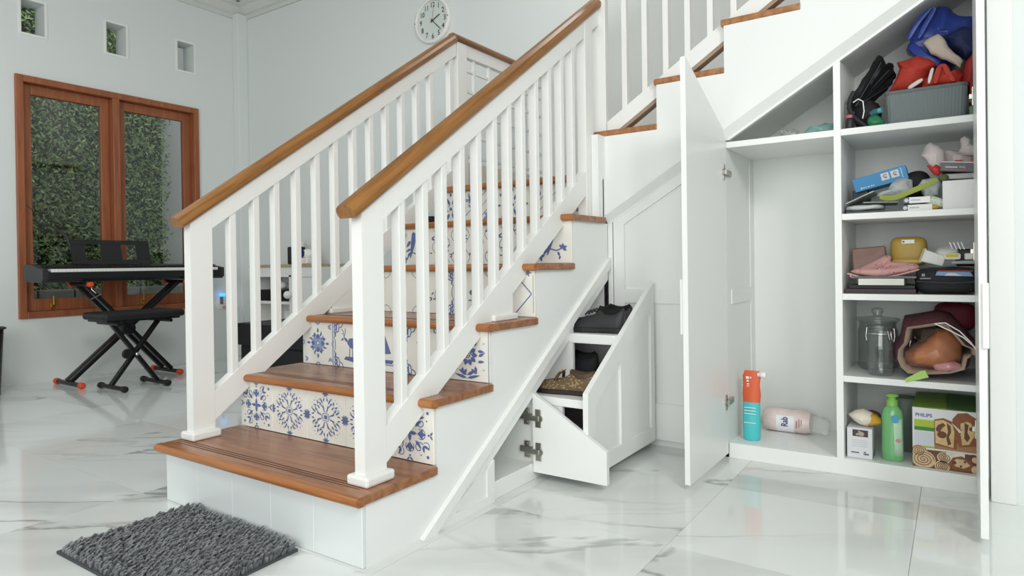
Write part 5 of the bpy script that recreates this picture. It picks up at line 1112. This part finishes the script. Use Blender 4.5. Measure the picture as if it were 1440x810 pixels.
b = MB(); b.pillow([(1.108, .413), (1.114, .447), (1.145, .472), (1.185, .494), (1.215, .524), (1.252, .529), (1.282, .492), (1.29, .43), (1.272, .394), (1.20, .386), (1.132, .389)], 1.572, .09, amp=.016, freq=38, seed=71, n=90, k=21, pw=.42); b.build('clear_film', mat('crinkled_film', (1, 1, 1, 1), .1, alpha=.06, coat=1.0), ob)
b = MB(); b.ball((1.245, 1.52, .405), (.042, .022, .018), 0, 24, 12, amp=.006, freq=40, seed=72); U('pink_bundle', 'pink wrapped piece under the orange bundle in the maroon bag', 'bundle', b, mat('pink_wrap', '#c98d8f', .2, coat=.6))
cl = thing('bag_clip', 'lime green bag clip hanging over the shelf edge', 'clip', (1.15, 1.455, .37))
b = MB(); b.T = Matrix.Translation((1.155, 1.452, .372)) @ Euler((0, -.42, 0)).to_matrix().to_4x4(); b.prism([(-.036, -.008), (.026, -.013), (.03, -.008), (.03, .010), (.022, .014), (-.034, .004)], 'y', -.006, .006); b.build('jaw', mat('clip_lime', '#a9cf6c', .4), cl, bevel=.002)
TT = b.T; b = MB(); b.T = TT; b.box(.028, .034, -.007, .007, -.014, .012); b.build('hinge_end', MATS['clip_lime'], cl, bevel=.001)
b = MB(); b.ball((1.265, 1.74, .56), (.064, .05, .05), 0, 20, 12, e=.5, amp=.003, freq=20, seed=75); U('red_bag', 'dark red bag behind the maroon tote', 'bag', b, mat('deep_red', '#6f1c2c', .6))
# ---- bottom bay (0.060)
z = .0605
wbx = thing('white_carton', 'small white carton with a dark picture on the bottom shelf', 'box', (.98, 1.53, z))
b = MB(); b.box(.937, 1.018, 1.478, 1.565, z, z + .108); b.build('carton', mat('carton_offwhite', '#dfe0e4', .4), wbx, bevel=.0012)
b = MB(); b.flat2([rect(.955, z + .078, 1.005, z + .102)], (0, 1.4775, 0), (1, 0, 0), (0, 0, 1), 0); b.flat2([disc(.983, z + .088, .010, 14, .008), leaf(.965, z + .082, .6, .016, .008), leaf(.972, z + .098, -.4, .012, .006)], (0, 1.4771, 0), (1, 0, 0), (0, 0, 1), 1)
b.flat2([rect(.95, z + .018, .976, z + .022), rect(.99, z + .014, 1.007, z + .019), rect(.991, z + .021, .998, z + .025)], (0, 1.4775, 0), (1, 0, 0), (0, 0, 1), 2); b.flat2([rect(.953, z + q, 1.003, z + q + .002) for q in (.042, .049, .056, .063)], (0, 1.4775, 0), (1, 0, 0), (0, 0, 1), 3)
b.flat2([[(1.50, z), (1.56, z), (1.56, z + .03), (1.50, z + .012)]], (1.0185, 0, 0), (0, 1, 0), (0, 0, 1), 4); b.build('carton_print', [mat('photo_dark', '#43383a', .4), mat('photo_light', '#b59d8d', .4), mat('print_ink', '#55565c', .5), mat('print_faint', '#c3c5ca', .5), mat('print_teal', '#3fa08f', .5)], wbx)
b = MB(); b.pillow([(.937, z + .145), (.958, z + .160), (.985, z + .168), (1.012, z + .158), (1.03, z + .142), (1.02, z + .122), (1.0, z + .110), (.975, z + .112), (.955, z + .126)], 1.525, .04, amp=.003, freq=26, seed=80, pw=.5); pq = thing('white_pouch', 'puffy white and yellow pouch on the small white carton', 'pouch', (.985, 1.525, z + .108)); b.build('pouch_body', mat('pouch_white', '#ece4d2', .4), pq)
b = MB(); b.pillow([(1.005, z + .112), (1.012, z + .14), (1.01, z + .158), (1.028, z + .152), (1.044, z + .135), (1.045, z + .126), (1.03, z + .118)], 1.523, .038, amp=.002, freq=30, seed=81, pw=.5); b.build('yellow_corner', mat('pouch_yellow', '#d8a83a', .4), pq)
b = MB(); b.ball((1.01, 1.56, z + .143), (.03, .02, .018), 0, 16, 10); b.build('brown_back', mat('pouch_brown', '#5b3a33', .6), pq)
so = thing('soap_bottle', 'translucent green soap bottle with disc cap on the bottom shelf', 'bottle', (1.078, 1.52, z))
SG = mat('soap_green', (.25, .66, .27, 1), .12, alpha=.72, coat=.5); c = (1.078, 1.52, z)
b = MB(); b.lathe([(.030, 0), (.034, .006), (.0355, .03), (.034, .10), (.034, .155), (.029, .178), (.018, .192), (.016, .196)], c, 30, 0, sx=1, sy=.72); b.build('body', SG, so)
b = MB(); b.lathe([(.018, .192), (.018, .212), (.012, .216), (.012, .224), (.021, .226), (.021, .231), (.010, .236)], c, 24); b.build('cap', mat('cap_green', '#8cc65a', .35), so)
b = MB(); b.loft([[(c[0] + (.0352) * math.cos(a), c[1] + .0262 * math.sin(a), zz) for a in [-1.35 + .12 * k + (zz - z - .05) * 2.0 * -.6 for k in range(9)]] for zz in (z + .02, z + .07, z + .12, z + .15)], 0, True, False, False, closed=False); q = b.build('label', mat('label_mint', '#bfe3c4', .4), so); q.modifiers.new('s', 'SOLIDIFY').thickness = .0006
b = MB(); b.T = Matrix.Translation((1.088, 1.494, z + .150)); b.lathe([(.012, -.001), (.012, .001)], (0, 0, 0), 16, 0, ax='y', sx=1.2); b.build('badge', mat('badge_blue', '#4fa3c4', .4), so)
b = MB(); b.T = Matrix.Translation((1.098, 1.4955, z + .075)); b.lathe([(.006, -.001), (.006, .001)], (0, 0, 0), 12, 0, ax='y', sy=1.6); b.build('flower_mark', mat('badge_pink', '#c98a8a', .4), so)
b = MB(); b.lathe([(.045, 0), (.05, .006), (.05, .19), (.045, .195)], (1.105, 1.70, z), 24); U('grey_tub', 'dim grey tub behind the green soap bottle', 'tub', b, mat('tub_grey', '#6f7d74', .5))
ph = thing('appliance_carton', 'large appliance carton printed with cakes and rolls on the bottom shelf', 'box', (1.235, 1.6, z))
px0, px1, py, zt_ = 1.141, 1.328, 1.482, z + .202
b = MB(); b.box(px0, px1, py, 1.79, z, zt_); b.build('carton', mat('carton_print_white', '#dedfe0', .35), ph, bevel=.001)
GRN = mat('carton_lime', '#a6bf3a', .4); GRD = mat('carton_green', '#3f7d3a', .4)
b = MB(); b.prism([(px0, zt_), (px0, zt_ + .001), (px0 + .098, zt_ + .004), (px0 + .098, zt_ + .002)], 'y', py + .001, 1.79); b.build('lid_flap', mat('flap_green', '#7f9e38', .5), ph)
b = MB(); b.prism([(px0 + .1, zt_ + .003), (px0 + .1, zt_ + .005), (px1, zt_ + .0015), (px1, zt_ + .0005)], 'y', py + .001, 1.79); b.build('lid_flap', mat('flap_darkgreen', '#4a7434', .5), ph)
PW, PH = px1 - px0, zt_ - z
def cp(m, polys, d): 
    b.flat2([[(min(1, max(0, x)), min(1, max(0, y))) for x, y in p] for p in polys], (px0, py - d, z), (PW, 0, 0), (0, 0, PH), m)
b = MB()
cp(0, [rect(.03, .68, .34, .80)], .0004); cp(1, [rect(.03, .615, .34, .68)], .0004); cp(2, [rect(.03, .36, .34, .60)], .0004); cp(0, [rect(.03, .33, .34, .36)], .0004)
cp(3, [rect(.34, .33, 1, .46)], .0004)                                        # table
cp(4, [[(.62, .86), (.70, .96), (.84, .98), (.97, .90), (1.0, .80), (1.0, .45), (.72, .40), (.62, .60)]], .0006); cp(5, [[(.74, .80), (.84, .84), (.93, .80), (.95, .62), (.86, .46), (.76, .44), (.74, .62)]], .0008)
cp(6, [[(.80, .82), (.86, .78), (.84, .66), (.88, .58), (.84, .50), (.79, .56), (.80, .68)], disc(.90, .72, .035, 8)], .0010)
cp(4, [[(.34, .82), (.48, .86), (.66, .80), (.76, .68), (.70, .62), (.68, .36), (.36, .40), (.34, .44)]], .0012); cp(5, [[(.35, .80), (.47, .83), (.62, .76), (.65, .64), (.63, .38), (.36, .43)]], .0014)
cp(6, [disc(.46, .58, .075, 16, .06), [(.36, .66), (.40, .74), (.48, .78), (.52, .74), (.47, .70), (.43, .63), (.39, .62)], [(.53, .79), (.59, .74), (.60, .64), (.565, .55), (.60, .44), (.55, .41), (.525, .52), (.55, .64)]], .0016); cp(7, [[(.60, .80), (.72, .70), (.76, .66), (.72, .64), (.66, .72)]], .0016)
cp(8, [rect(0, 0, 1, .30)], .0004)
for (x, y, r) in ((.10, .27, .13), (.17, .13, .19), (.50, .20, .12), (.46, .05, .12)):
    cp(9, [disc(x, y, r, 20, r * .78)], .0008 + .0002 * r); cp(8, stroke([(px, y + (py_ - y) * .75) for px, py_ in spiral(x, y, r * .9, 0, 3.4, 40)], .012), .0014)
cp(7, [rect(.52, .17, .80, .32)], .0015); cp(4, [[(.55, .10), (.62, .22), (.75, .26), (.88, .20), (.95, .08), (.86, .02), (.64, .02)]], .0017); cp(9, [[(.60, .14), (.68, .21), (.80, .20), (.88, .12), (.78, .06), (.66, .08)]], .0019); cp(6, [disc(.64, .14, .035, 8), disc(.74, .09, .02, 8), disc(.80, .17, .02, 8)], .0021)
cp(6, [disc(.93, .24, .07, 10)], .0012); cp(9, [disc(.96, .06, .07, 12), disc(.95, .22, .05, 10)], .0022)
b.build('front_print', [GRN, GRD, mat('print_palegrey', '#cdd2d8', .4), mat('cake_table', '#a77c57', .5), mat('cake_crust', '#8a5434', .5, var=.3, vscale=70), mat('cake_crumb', '#d3b780', .5, var=.3, vscale=70), mat('cake_swirl', '#6b4030', .5, var=.3, vscale=70), mat('cake_icing', '#e6dccf', .5, var=.3, vscale=70), mat('roll_shadow', '#6d4a31', .5), mat('roll_dough', '#d9bd97', .5, var=.3, vscale=70)], ph)
b = MB(); text(b, 'PHILIPS', (px0 + PW * .18, py - .0008, z + PH * .875), (.0155, 0, 0), (0, 0, .0165)); b.build('brand_lettering', mat('brand_blue', '#41549a', .4), ph)
